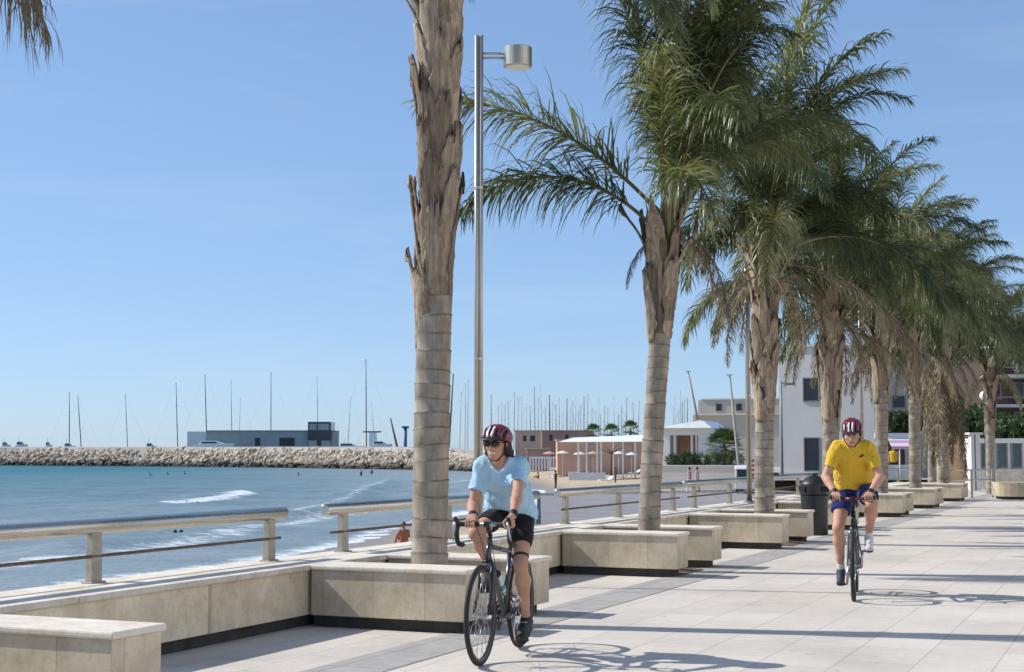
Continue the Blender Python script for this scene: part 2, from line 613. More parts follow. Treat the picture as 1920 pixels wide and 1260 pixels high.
# ------------------------------------------------------------------ sea wall and stone benches
BENCH_H = .50
PALM_T = -5.55
palm_px = [(805, 1050), (1215, 985), (1432, 950), (1557, 930), (1652, 920), (1716, 910), (1769, 905)]
palm_s = [s_at(px, PALM_T, py) for px, py in palm_px]
palm_s = [palm_s[0] - 6.1] + palm_s
WALL_T = -6.38


def wall_part(mb, t0, t1, z0, z1, s0=S0, s1=46.0, mi=0):
    """box in the promenade frame, local coordinates of an object rotated by ROT: x = t, y = s"""
    mb.span((t0, s0, z0), (t1, s1, z1), mi)


root = thing('sea_wall', 'long low limestone wall with pale coping along the sea edge of the promenade', 'wall', (0, 0, 0), ROT)
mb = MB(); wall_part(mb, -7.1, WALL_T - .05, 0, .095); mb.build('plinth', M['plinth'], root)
mb = MB(); wall_part(mb, -7.1, WALL_T, .095, .455)
mb.build('wall', M['wallstone'], root)
mb = MB()
s = S0
while s < 46:
    wall_part(mb, -6.74, WALL_T + .035, .455, .50, s, min(s + 1.8, 46) - .006)
    s += 1.8
mb.build('coping', M['slab'], root, .008)
mb = MB(); wall_part(mb, -6.84, -6.742, .456, .472); mb.build('drain_channel', M['channel'], root)
mb = MB()
s = S0 + .7
while s < 46:
    wall_part(mb, -7.12, -6.842, .455, .49, s, min(s + 1.8, 46) - .006)
    s += 1.8
mb.build('outer_kerb', M['slab'], root, .008)


def bench(name, sc, label, length=1.45, thick=.46, t_end=-4.93):
    """stone arm sticking out from the wall; local x = t (towards the land), y = s"""
    o = thing(name, label, 'stone bench', st(sc, 0), ROT, 'stone benches along the sea wall')
    t0 = WALL_T + .038
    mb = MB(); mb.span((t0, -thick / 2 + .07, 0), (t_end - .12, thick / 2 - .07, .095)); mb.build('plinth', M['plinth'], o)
    mb = MB(); mb.span((t0, -thick / 2 + .02, .095), (t_end - .022, thick / 2 - .02, .46)); mb.build('body', M['stone'], o, .006)
    mb = MB(); mb.span((t0, -thick / 2, .46), (t_end, thick / 2, .50)); mb.build('seat_slab', M['slab'], o, .012)
    return o


near_words = ['', 'beneath the near rider\'s palm', 'before the second palm trunk', 'before the third palm trunk', 'before the fourth palm trunk', 'before the fifth palm trunk', 'before the sixth palm trunk', 'before the seventh palm trunk']
nth = ['', 'first', 'second', 'third', 'fourth', 'fifth', 'sixth', 'seventh']
bench_s = []
for i, ps in enumerate(palm_s):
    w = ['nearest', 'tallest big', 'flared-top', 'third', 'fourth', 'fifth', 'sixth', 'seventh'][i]
    if i == 0:
        bench('stone_bench', 6.56, 'pale stone bench cut by the lower left corner of the photo')
        bench('stone_bench', 4.85, 'pale stone bench hidden just outside the lower left corner')
        bench_s += [4.85, 6.35]
        continue
    ds = .60
    bs = {1: (10.88, 12.22), 2: (16.54, 18.0), 3: (21.75, 23.5)}.get(i, (ps - .66, ps + .5))
    names = {1: ('stone bench behind the front wheel of the blue-shirted rider, before the big palm',
                 'stone bench end just right of the leg of the blue-shirted rider'),
             2: ('stone bench on the near side of the second palm trunk in the row', 'stone bench on the far side of the second palm trunk in the row'),
             3: ('stone bench on the near side of the palm trunk left of the black bin', 'stone bench touching the black bin, far side of the third palm'),
             4: ('stone bench partly hidden by the black bin, before the fourth palm', 'stone bench right behind the yellow-shirted rider, beyond the fourth palm'),
             5: ('stone bench just right of the yellow-shirted rider, before the fifth palm', 'stone bench beyond the fifth palm trunk right of the yellow-shirted rider'),
             6: ('stone bench on the near side of the sixth palm trunk, far along the row', 'stone bench on the far side of the sixth palm trunk, far along the row'),
             7: ('stone bench on the near side of the seventh palm trunk, farthest of the row', 'stone bench on the far side of the seventh palm, last of the row')}[i]
    for sg, nm in ((-1, names[0]), (1, names[1])):
        if i == 4 and sg > 0:
            continue
        bench('stone_bench', bs[0] if sg < 0 else bs[1], nm)
for i, ps in enumerate(palm_s):
    mb = MB()
    p = [st(ps - .48, WALL_T + .04, .012), st(ps - .48, -5.0, .012), st(ps + .48, -5.0, .012), st(ps + .48, WALL_T + .04, .012)]
    c = sum(p, Vector()) / 4
    q_ = [x + Vector((0, 0, 0)) for x in p]
    mb.add(q_ + [c + Vector((0, 0, .06))], [(0, 1, 4), (1, 2, 4), (2, 3, 4), (3, 0, 4)])
    tag(mb.build('soil_bed', M['soil']), kind='structure')

# curved end bench far right
o = thing('stone_bench', 'pale stone bench with a rounded end before the white pavilion, far right', 'stone bench', (15.1, 44.6, 0), R(-8), 'stone benches along the sea wall')
mb = MB()
arc = [(-.75 + .75 * (1 - math.cos(a)), -.55 - .35 * math.sin(a)) for a in np.linspace(R(0), R(90), 6)]
poly = [(-.75, .35)] + arc + [(.55, -.9), (.55, .35)]
mb.prism(poly, .09, .5); mb.build('body', M['stone'], o, .01)
mb = MB(); mb.prism([(x * .86, y * .86) for x, y in poly], 0, .09); mb.build('plinth', M['plinth'], o)
mb = MB(); mb.span((.56, -.55, .09), (1.15, .5, .47)); mb.build('end_block', M['stone'], o, .01)
# ------------------------------------------------------------------ railings
def railing(s0, s1, posts, label):
    o = thing('railing', label, 'railing', st((s0 + s1) / 2, -6.97, .49), ROT, 'steel railings on the sea wall')
    y0, y1 = s0 - (s0 + s1) / 2, s1 - (s0 + s1) / 2
    mb = MB(); mb.tube([(0, y0, .40), (0, y0 + .02, .40), (0, y1 - .02, .40), (0, y1, .40)], [.045, .056, .056, .045], 18)
    mb.build('top_rail', M['steel'], o)
    mb = MB(); mb.bar((0.02, y0 + .1, .19), (0.02, y1 - .1, .19), .013, 8); mb.build('lower_rail', M['darkbar'], o)
    for p in posts:
        y = p - (s0 + s1) / 2
        mb = MB()
        for dx in (0,):
            w0, w1 = .058, .05
            vs = [(-.03, y - w0, 0), (.03, y - w0, 0), (.03, y + w0, 0), (-.03, y + w0, 0), (-.03, y - w1, .36), (.03, y - w1, .36), (.03, y + w1, .36), (-.03, y + w1, .36)]
            mb.add(vs, [(0, 3, 2, 1), (4, 5, 6, 7), (0, 1, 5, 4), (1, 2, 6, 5), (2, 3, 7, 6), (3, 0, 4, 7)])
        mb.box((0, y, .006), (.1, .16, .012))
        mb.build('post', M['railpaint'], o, .004)
    return o


RT = -6.97
sx = lambda px, py=1000: s_at(px, RT, py)
railing(5.2, sx(533), [5.6, sx(177), sx(505)], 'steel railing segment at the left edge, in front of the open sea')
railing(sx(607), 17.1, [sx(643), 14.55, 16.75], 'steel railing segment passing behind the big palm trunk and the blue-shirted rider')
railing(sx(1045), sx(1276), [sx(1060), sx(1160), sx(1262)], 'steel railing segment right of the blue-shirted rider, behind the second palm')
railing(sx(1285), sx(1285) + 5.2, [sx(1302), sx(1369), sx(1285) + 4.9], 'steel railing segment between the second and third palm trunks')
s = sx(1285) + 5.8
for k, lb in enumerate(['steel railing segment behind the black bin', 'steel railing segment behind the yellow-shirted rider']):
    railing(s, s + 5.2, [s + .3, s + 2.6, s + 4.9], lb)
    s += 5.8
for k, (a, b, lb) in enumerate([(at(1655, 882, 47), at(1712, 884, 47), 'thin steel railing far off, between the fifth and sixth palm trunks'),
                                (at(1778, 878, 44), at(1862, 876, 46), 'thin steel railing far off, in front of the yellow stone wall')]):
    a.z = b.z = 0
    o = thing('railing', lb, 'railing', a, 0, 'steel railings on the sea wall')
    dv = b - a
    for z in (.55, .85):
        mb = MB(); mb.bar((0, 0, z), dv + Vector((0, 0, z)), .025, 6); mb.build('top_rail' if z > .6 else 'lower_rail', M['steel'], o)
    for f in (.02, .5, .98):
        mb = MB(); p = dv * f; mb.box((p.x, p.y, .425), (.06, .06, .85)); mb.build('post', M['railpaint'], o)

# ------------------------------------------------------------------ street lamps on the wall
M['lampsteel'] = steel_material('lamp_steel', (.56, .515, .44), .34, 60)
M['lampsteel'].node_tree.nodes['Principled BSDF'].inputs['Metallic'].default_value = .8
M['lampglass'] = simple('lamp_glass', (.75, .74, .7), .3, 0, .05)


def street_lamp(loc, label, head=True):
    o = thing('street_lamp', label, 'street lamp', loc, 0, 'slim steel street lamps on the promenade')
    mb = MB()
    mb.tube([(-.023, 0, 0), (-.023, 0, 5.45)], .0245, 12)
    mb.tube([(.024, 0, 0), (.024, 0, 5.45)], .0215, 12)
    mb.build('pole', M['lampsteel'], o)
    mb = MB(); mb.lathe([(.0, 0), (.11, 0), (.11, .02), (.06, .05)], n=20); mb.build('base_plate', M['lampsteel'], o)
    mb = MB()
    for z in (5.25, 5.2):
        mb.bar((.03, 0, z), (.31, 0, z), .014, 8)
    mb.build('arm', M['lampsteel'], o)
    mb = MB(); mb.lathe([(.0, 5.10), (.150, 5.10), (.156, 5.106), (.156, 5.308), (.152, 5.313), (.0, 5.318)], (.42, 0, 0), 32)
    h = mb.build('lamp_head', M['lampsteel'], o)
    mb = MB(); mb.lathe([(.0, 5.09), (.13, 5.09), (.13, 5.099), (0, 5.099)], (.42, 0, 0), 24); mb.build('diffuser', M['lampglass'], h)
    for z in (1.9, 3.75):
        mb = MB(); mb.lathe([(.0, z), (.052, z), (.052, z + .03), (.0, z + .03)], n=14); mb.build('clamp_band', M['lampsteel'], o)
    return o


lt = -6.62
for px, lb in ((897, 'tall steel street lamp with a drum head just right of the big palm trunk'),
               (1405, 'tall steel street lamp pole beside the third palm trunk'),
               (1618, 'tall steel street lamp pole above the yellow-shirted rider, between palms')):
    street_lamp(st(s_at(px, lt, 900), lt, .5), lb)

# thin street light before the white building
o = thing('street_lamp', 'thin grey street light standing before the grey white building', 'street lamp', at(1467, 893, 78) * 1.0)
o.location.z = -.1
h = at(1467, 712, 78).z
mb = MB(); mb.tube([(0, 0, 0), (0, 0, h)], [.07, .045], 8); mb.build('pole', M['channel'], o)
mb = MB(); mb.tube([(0, 0, h - .06), (.25, 0, h - .1)], .03, 6); mb.build('arm', M['channel'], o)
mb = MB(); mb.box((.42, 0, h - .12), (.45, .2, .12)); mb.build('lamp_head', M['channel'], o, .03)

o = thing('globe_lamp', 'white globe lamp on a slim post beside the last palm, far right', 'street lamp', (17.05, 54, 0))
mb = MB(); hz_ = at(1842, 742, 54).z; mb.tube([(0, 0, 0), (0, 0, hz_ - .15)], .04, 8); mb.build('pole', M['channel'], o)
M['globe'] = simple('white_globe', (.85, .85, .83), .3, 0, .03)
mb = MB(); mb.lathe([(.18 * math.sin(a), hz_ - .18 * math.cos(a)) for a in np.linspace(.15, 3.0, 9)], n=14); mb.build('globe', M['globe'], o)
o.location.x = at(1846, 742, 54).x

# ------------------------------------------------------------------ litter bin
M['bin'] = simple('black_plastic', (.018, .02, .021), .42, 0, .3, 8)
M['binhole'] = simple('black_hole', (.004, .004, .004), .9)
b0 = ground(1528, 1003)
o = thing('litter_bin', 'tall black litter bin with a domed lid behind the stone bench', 'litter bin', b0, R(20))
mb = MB(); mb.lathe([(0, 0), (.215, 0), (.215, 0.001), (.222, .02), (.226, .5), (.232, .66), (.232, .664)], n=32); mb.build('body', M['bin'], o)
mb = MB(); mb.lathe([(.235, .691), (.240, .692), (.2415, .76), (.242, .85), (.2415, .862), (.232, .880), (.200, .920), (.150, .962), (.085, .994), (.078, .996), (.072, 1.0), (.070, 1.03), (.066, 1.038), (.03, 1.045)], n=40); mb.build('domed_lid', M['bin'], o)
for a in (R(180), R(290), R(40)):
    mb = MB(); mb.box((0, 0, 0), (.012, .19, .085)); w = mb.build('opening', M['binhole'], o)
    w.location = (math.cos(a) * .24, math.sin(a) * .24, .78); w.rotation_euler = (0, 0, a)
mb = MB(); mb.lathe([(0, .665), (.2345, .665), (.2345, .69), (0, .69)], n=32); mb.build('rim_band', M['binhole'], o)
# ------------------------------------------------------------------ palms
def trunk_material():
    m, nt, b, N, L = new_mat('palm_trunk')
    v = coords(nt)
    n1 = tex_noise(nt, 7, 5, .6, coords(nt, (1, 1, .6)))
    r1 = ramp(nt, n1.outputs[0], [(.28, (.20, .165, .13)), (.5, (.33, .28, .22)), (.72, (.47, .41, .335))])
    n2 = tex_noise(nt, 1.0, 5, .7, coords(nt, (60, 60, 3)))
    r2 = ramp(nt, n2.outputs[0], [(.3, (.72, .70, .68)), (.6, (1, 1, 1))])
    c = mixc(nt, .8, r1.outputs[0], r2.outputs[0], 'MULTIPLY')
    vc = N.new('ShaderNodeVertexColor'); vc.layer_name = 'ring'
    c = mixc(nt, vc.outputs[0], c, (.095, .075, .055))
    L.new(c, b.inputs['Base Color'])
    b.inputs['Roughness'].default_value = .88
    bump(nt, b, n2.outputs[0], .5, .006)
    return m


def husk_material(name, lo, mid, hi):
    m, nt, b, N, L = new_mat(name)
    oi = N.new('ShaderNodeObjectInfo')
    n1 = tex_noise(nt, 1.0, 6, .7, coords(nt, (26, 26, 1.7)), .3)
    r1 = ramp(nt, n1.outputs[0], [(.26, lo), (.48, mid), (.74, hi)])
    rr = ramp(nt, oi.outputs['Random'], [(0, (.55, .48, .42)), (.5, (1.0, .93, .86)), (1, (1.3, 1.24, 1.15))])
    n3 = tex_noise(nt, 3.0, 4, .6, coords(nt))
    r3 = ramp(nt, n3.outputs[0], [(.32, (.5, .45, .40)), (.55, (1, 1, 1))])
    c = mixc(nt, 1.0, r1.outputs[0], rr.outputs[0], 'MULTIPLY')
    L.new(mixc(nt, 1.0, c, r3.outputs[0], 'MULTIPLY'), b.inputs['Base Color'])
    b.inputs['Roughness'].default_value = .85
    bump(nt, b, n1.outputs[0], .7, .012)
    return m


def leaf_material(name, stops, transl, rough=.42):
    m, nt, b, N, L = new_mat(name)
    oi = N.new('ShaderNodeObjectInfo')
    n1 = tex_noise(nt, 2.3, 4, .6, coords(nt))
    ad = N.new('ShaderNodeMath'); ad.operation = 'MULTIPLY_ADD'
    L.new(oi.outputs['Random'], ad.inputs[0]); ad.inputs[1].default_value = .42; 
    sb = N.new('ShaderNodeMath'); sb.operation = 'SUBTRACT'; sb.inputs[1].default_value = .21
    L.new(n1.outputs[0], sb.inputs[0]); L.new(sb.outputs[0], ad.inputs[2])
    r = ramp(nt, ad.outputs[0], stops)
    L.new(r.outputs[0], b.inputs['Base Color'])
    b.inputs['Roughness'].default_value = rough
    tr = N.new('ShaderNodeBsdfTranslucent')
    tc = mixc(nt, 1.0, r.outputs[0], (1.5, 1.7, .7), 'MULTIPLY')
    L.new(tc, tr.inputs[0])
    mx = N.new('ShaderNodeMixShader'); mx.inputs[0].default_value = transl
    L.new(b.outputs[0], mx.inputs[1]); L.new(tr.outputs[0], mx.inputs[2])
    L.new(mx.outputs[0], N['Material Output'].inputs[0])
    return m


M['trunk'] = trunk_material()
M['husk'] = husk_material('leaf_base_husk', (.10, .075, .055), (.33, .27, .205), (.58, .50, .40))
M['leaf'] = leaf_material('palm_leaflet', [(.2, (.030, .042, .018)), (.5, (.078, .094, .037)), (.8, (.25, .24, .135))], .32, .42)
M['rachis'] = simple('palm_rachis', (.17, .15, .06), .55, 0, .35, 5)
M['dry'] = leaf_material('dry_leaflet', [(.25, (.115, .082, .052)), (.5, (.235, .18, .12)), (.8, (.42, .345, .245))], .15, .8)
M['dryrachis'] = simple('dry_rachis', (.16, .105, .065), .8, 0, .35, 6)


def frond_mesh(name, seed,  L, e0, e1, pw, nl=125, leaf=.58, dead=False, side_curve=0.0, droop=.5, bare=.24, width=.020, plume=.42):
    r = np.random.default_rng(seed)
    n = 40
    u = np.linspace(0, 1, n + 1)
    e = np.radians(e0 + (e1 - e0) * u ** pw)
    az = side_curve * u ** 2
    T = np.stack([np.cos(e) * np.cos(az), np.cos(e) * np.sin(az), np.sin(e)], 1)
    P = np.zeros((n + 1, 3)); P[1:] = np.cumsum((T[:-1] + T[1:]) / 2 * (L / n), 0)
    mb = MB()
    ids = list(range(0, n + 1, 2))
    rad = [(.030 if i < 3 else .021) * (1 - i / n) ** .8 + .004 for i in ids]
    mb.tube([P[i] for i in ids], rad, 6, 0)
    V = [np.array(mb.v)]; F = [np.array([f for f in mb.f if len(f) == 4])]
    mi = [0] * len(F[0])
    # leaflets, both sides, spread over several planes (plumose)
    k = nl * 2
    uu = np.repeat(bare + (1 - bare) * (np.arange(nl) + .5) / nl, 2) + r.normal(0, .004, k)
    uu = np.clip(uu, bare, .999)
    sd = np.tile([1.0, -1.0], nl)
    x = uu * n; i0 = np.clip(x.astype(int), 0, n - 1); fr = (x - i0)[:, None]
    p = P[i0] * (1 - fr) + P[i0 + 1] * fr
    t = T[i0] * (1 - fr) + T[i0 + 1] * fr
    t /= np.linalg.norm(t, axis=1)[:, None]
    side = np.stack([-t[:, 1], t[:, 0], np.zeros(k)], 1); side /= np.linalg.norm(side, axis=1)[:, None] + 1e-9
    nrm = np.cross(t, side); nrm *= np.sign(nrm[:, 2] + 1e-6)[:, None]
    fwd = np.radians(r.normal(48, 10, k)) - .35 * (uu - .5)
    roll = r.normal(.12, plume, k) if not dead else r.normal(-.45, .45, k)
    d = t * np.cos(fwd)[:, None] + (side * sd[:, None] * np.cos(roll)[:, None] + nrm * np.sin(roll)[:, None]) * np.sin(fwd)[:, None]
    d /= np.linalg.norm(d, axis=1)[:, None]
    w_ = (uu - bare) / (1 - bare)
    ln = leaf * (.55 + .6 * np.sin(np.pi * np.clip(w_ * .8 + .15, 0, 1))) * (1 - .45 * w_ ** 3) * r.uniform(.75, 1.12, k)
    ns = 4
    g = r.uniform(.6, 1.4, k) * droop
    q = p.copy(); rows = []
    wid = width * r.uniform(.8, 1.2, k)
    tw = r.normal(0, .6, k)
    prof = [.55, 1.0, .85, .55, .10]
    for j in range(ns + 1):
        wv = np.cross(d, np.array([0, 0, 1.0])); wv /= np.linalg.norm(wv, axis=1)[:, None] + 1e-6
        up = np.cross(wv, d)
        ww = (wv * np.cos(tw)[:, None] + up * np.sin(tw)[:, None]) * (wid * prof[j] / 2)[:, None]
        rows.append(q - ww); rows.append(q + ww)
        q = q + d * (ln / ns)[:, None]
        d = d + np.array([0, 0, -1.0]) * (g * (j + 1) * .34)[:, None]
        if dead:
            d = d + r.normal(0, .16, (k, 3))
        d /= np.linalg.norm(d, axis=1)[:, None]
    A = np.stack(rows, 1)                       # k, 10, 3
    base = len(V[0]) + np.arange(k)[:, None] * (2 * (ns + 1))
    for j in range(ns):
        F.append(np.concatenate([base + 2 * j, base + 2 * j + 1, base + 2 * j + 3, base + 2 * j + 2], 1))
    V.append(A.reshape(-1, 3))
    mi += [1] * (k * ns)
    return mesh_data(name, np.concatenate(V), np.concatenate(F), [M['dryrachis'], M['dry']] if dead else [M['rachis'], M['leaf']], mi, False)


FR = {'up': [], 'mid': [], 'low': [], 'dead': []}
for i in range(4):
    FR['up'].append(frond_mesh('frond_mesh', 10 + i, 3.3, 86 - 2 * i, 34 - 20 * i, 1.9, side_curve=.25 * (i - 1), droop=.8))
    FR['mid'].append(frond_mesh('frond_mesh', 20 + i, 3.2, 68 - 5 * i, -14 - 16 * i, 1.5, side_curve=.3 * (i - 1), droop=.85))
    FR['low'].append(frond_mesh('frond_mesh', 30 + i, 3.0, 44, -62 - 5 * i, 1.2, side_curve=-.25 * (i - 1), droop=.9))
for i in range(3):
    FR['dead'].append(frond_mesh('dry_frond_mesh', 40 + i, 2.5, 12, -86, .55, nl=90, leaf=.40, dead=True, side_curve=.2 * (i - 1), droop=.9, bare=.16, width=.016))
FR['erect'] = [frond_mesh('frond_mesh', 55 + i, 3.3, 86 - 3 * i, 48 - 14 * i, 2.2, side_curve=.2 * (i - 1), droop=1.0, leaf=.62) for i in range(3)]
FR['long'] = [frond_mesh('frond_mesh', 51, 3.3, 48, -6, 1.5, nl=190, leaf=.74, droop=.6, side_curve=.1, plume=.75, bare=.18),
              frond_mesh('frond_mesh', 52, 2.75, 50, -50, 1.25, nl=190, leaf=.70, droop=.9, side_curve=-.1, plume=.7, bare=.2)]
FR['wisp'] = [frond_mesh('dry_frond_mesh', 67 + i, 1.25, 8, -70, .6, nl=70, leaf=.62, dead=True, droop=1.3, bare=.1, width=.009) for i in range(2)]
FR['sweep'] = [frond_mesh('dry_frond_mesh', 61, 3.4, 2, -74, .8, nl=130, leaf=.50, dead=True, droop=.7, bare=.2, width=.018)]
FR['skirt'] = [frond_mesh('dry_frond_mesh', 63 + i, 2.6, -60, -88, .7, nl=110, leaf=.36, dead=True, droop=.9, bare=.08, width=.022) for i in range(2)]


def husk_mesh(seed, r0, L, flare):
    r = np.random.default_rng(seed)
    nu, nv = 9, 12
    vs = []
    jag = r.normal(0, .055, nu)
    ed = r.normal(0, .13, (2, nv + 1))
    for j in range(nv + 1):
        v = j / nv
        half = .74 * (1 - v) ** .9 * min(1, .35 + 4 * v) + .15 + .04 * math.sin(7 * v + seed)
        rad = r0 + .006 + .028 * math.sin(2.6 * v) + flare * max(0, v - .35) ** 2
        for i in range(nu):
            q_ = 2 * i / (nu - 1) - 1
            a = half * q_ * (1 + ed[0 if q_ < 0 else 1][j] * q_ * q_) + .07 * math.sin(5 * v + seed)
            rr = rad + .012 * (1 - abs(2 * i / (nu - 1) - 1)) + r.normal(0, .004) + (.018 * max(0, abs(q_) - .6) * (1 + 2 * v))
            z = v * L + (jag[i] if j == nv else 0) * 1.2
            vs.append((rr * math.cos(a), rr * math.sin(a), z))
    n = len(vs)
    vs += [(x * (1 - .022 / max(.05, math.hypot(x, y))), y * (1 - .022 / max(.05, math.hypot(x, y))), z) for x, y, z in vs]
    f = []
    for j in range(nv):
        for i in range(nu - 1):
            a = j * nu + i
            f.append((a, a + 1, a + nu + 1, a + nu))
            f.append((n + a, n + a + nu, n + a + nu + 1, n + a + 1))
        for i in (0, nu - 1):
            a = j * nu + i
            f.append((a, a + nu, n + a + nu, n + a) if i == 0 else (a, n + a, n + a + nu, a + nu))
    for j in (0, nv):
        for i in range(nu - 1):
            a = j * nu + i
            f.append((a, n + a, n + a + 1, a + 1) if j == 0 else (a, a + 1, n + a + 1, n + a))
    return mesh_data('leaf_base_mesh', vs, f, M['husk'], sm=True)


HUSK = [husk_mesh(70 + i, .150, L, fl) for i, (L, fl) in enumerate([(.7, .12), (.95, .2), (.55, .10), (1.1, .26), (.8, .15), (.9, .05)])]
STUB = [husk_mesh(80 + i, .150, L, fl) for i, (L, fl) in enumerate([(1.05, .75), (1.2, .95)])]


def palm_trunk(o, r, h, lean, seed, ring=.145, z_boot=9.0):
    rr = np.random.default_rng(seed)
    zs, rs, cs = [], [], []
    z = 0.0
    while z < h:
        stp = ring * rr.uniform(.75, 1.2) * (1.15 if z < 1.2 else 1)
        q = r * (1 + .10 * math.exp(-z / .25) - .05 * min(1, z / 3.5)) * (1 + rr.normal(0, .012))
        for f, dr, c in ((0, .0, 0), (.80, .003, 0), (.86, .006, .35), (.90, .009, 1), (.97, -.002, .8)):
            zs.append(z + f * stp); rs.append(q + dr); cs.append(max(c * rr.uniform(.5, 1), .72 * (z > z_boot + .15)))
        z += stp
    n = 28
    zs, rs, cs = map(np.array, (zs, rs, cs))
    a = np.linspace(0, 2 * np.pi, n, endpoint=False)
    lx = lean[0] * (zs / h) ** 1.5; ly = lean[1] * (zs / h) ** 1.5
    wob = rr.uniform(0, 6, 3)
    Rr = rs[:, None] * (1 + .015 * np.sin(2 * a + wob[0])[None, :] + .012 * np.sin(3 * a[None, :] + zs[:, None] * 1.3 + wob[1]))
    Z = zs[:, None] + .012 * np.sin(a[None, :] + zs[:, None] * 5 + wob[2])
    V = np.stack([lx[:, None] + Rr * np.cos(a), ly[:, None] + Rr * np.sin(a), Z], -1).reshape(-1, 3)
    i = np.arange(len(zs) - 1)[:, None] * n; j = np.arange(n)[None, :]; j2 = (j + 1) % n
    F = np.stack([i + j, i + j2, i + n + j2, i + n + j], -1).reshape(-1, 4)
    t = mesh_obj('trunk', V, F, M['trunk'], o, sm=True)
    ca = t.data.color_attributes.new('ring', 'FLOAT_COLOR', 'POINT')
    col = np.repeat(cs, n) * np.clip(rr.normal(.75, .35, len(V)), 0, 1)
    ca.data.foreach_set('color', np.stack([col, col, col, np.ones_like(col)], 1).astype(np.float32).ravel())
    return t


def palm(label, loc, r, h, z_boot, lean=(0, 0), seed=0, n_green=22, n_dead=5, extra=(), size=1.0, boots=15, stubs=3, rot=0.0, tilt=0.0, skirt=0, avoid=None, keep_low=False, mix=(.22, .55), dsize=.72, bscale=1.0):
    rr = random.Random(seed)
    o = thing('palm_tree', label, 'palm tree', loc, 0, 'palm trees along the promenade')
    palm_trunk(o, r, h, lean, seed, z_boot=z_boot)
    cx = lambda z: (lean[0] * (max(z, 0) / h) ** 1.5, lean[1] * (max(z, 0) / h) ** 1.5)
    k = r / .150
    ang = rr.uniform(0, 6)
    for i in range(boots):
        f = i / max(1, boots - 1)
        z = z_boot - .12 + (h - .55 - z_boot) * f
        me = HUSK[rr.randrange(len(HUSK))]
        b = link('leaf_base', me, o)
        x, y = cx(z)
        b.location = (x, y, z)
        ang += 2.399 + rr.uniform(-.3, .3)
        sc_ = k * (1.0 + .22 * f) * bscale
        b.scale = (sc_, sc_, rr.uniform(.8, 1.1))
        b.rotation_euler = (rr.uniform(-.02, .02), rr.uniform(-.03, .03), ang)
    for i in range(stubs):
        b = link('leaf_stub', STUB[i % 2], o)
        z = h - 1.05 + .12 * i
        x, y = cx(z)
        b.location = (x, y, z)
        b.scale = (k * 1.05, k * 1.05, .95)
        b.rotation_euler = (0, 0, R((-10, 178, 250, 80)[i % 4]) + rr.uniform(-.2, .2))

    def frond(me, azim, z, sc_, roll=0.0, name='frond', tilt_=0.0):
        f = link(name, me, o)
        x, y = cx(z)
        f.location = (x + .07 * math.cos(azim), y + .07 * math.sin(azim), z)
        f.rotation_euler = (roll, tilt_, azim)
        f.scale = (sc_,) * 3
        return f
    az = rot
    for i in range(n_green):
        f = i / n_green
        kind = 'up' if f > mix[1] else 'mid' if f > mix[0] else 'low'
        az += 2.399 + rr.uniform(-.25, .25)
        if avoid and (not keep_low or kind != 'up'):
            while avoid[0] <= math.degrees(az) % 360 <= avoid[1] or avoid[0] <= math.degrees(az) % 360 + 360 <= avoid[1]:
                az += .53
        if kind != 'up' and size > 1.1:
            frond(FR[kind][rr.randrange(4)], az, h - .22 + .3 * f, rr.uniform(.95, 1.12), rr.uniform(-.2, .2), tilt_=rr.uniform(-.1, .1) + tilt)
            continue
        frond(FR[kind][rr.randrange(4)], az, h - .22 + .3 * f, size * rr.uniform(.9, 1.1), rr.uniform(-.2, .2), tilt_=rr.uniform(-.1, .1) + tilt)
    for i in range(n_dead):
        az += 2.399 + rr.uniform(-.4, .4)
        frond(FR['dead'][rr.randrange(3)], az, h - .30 + rr.uniform(-.15, .05), dsize * rr.uniform(.8, 1.15), rr.uniform(-.2, .2), 'dry_frond')
    for i in range(skirt):
        az += 2.399
        frond(FR['skirt'][i % 2], az, h - .2 - rr.uniform(0, .9), size * rr.uniform(.7, 1.05), rr.uniform(-.2, .2), 'dry_frond')
    for kind, idx, a_deg, dz, sc_ in extra:
        frond(FR[kind][idx], R(a_deg), h + dz, sc_, 0, 'dry_frond' if kind in ('dead', 'sweep', 'skirt', 'wisp') else 'frond')
    return o


pl = [st(s, PALM_T) for s in palm_s]
palm('palm just out of frame, only dry frond tips hanging in the top left corner', pl[0], .15, 4.3, 2.7, (.05, 0), 1, 14, 0,
     extra=[('wisp', 0, 6, -.22, .84), ('wisp', 1, 16, -.10, .80)], size=.7, avoid=(240, 465))
palm('nearest palm with a thick ringed trunk rising out of the top of the photo', pl[1], .150, 7.0, 2.58, (.14, 0), 2, 22, 0, boots=62, stubs=0, bscale=.86,
     extra=[('low', 2, -4, -1.5, .9), ('low', 0, 14, -1.55, .8), ('low', 1, 28, -1.45, .95)], rot=.7, avoid=(100, 300))
b = [c for c in COL.objects if c.parent and c.parent.location == pl[1] and c.name.startswith('trunk')]
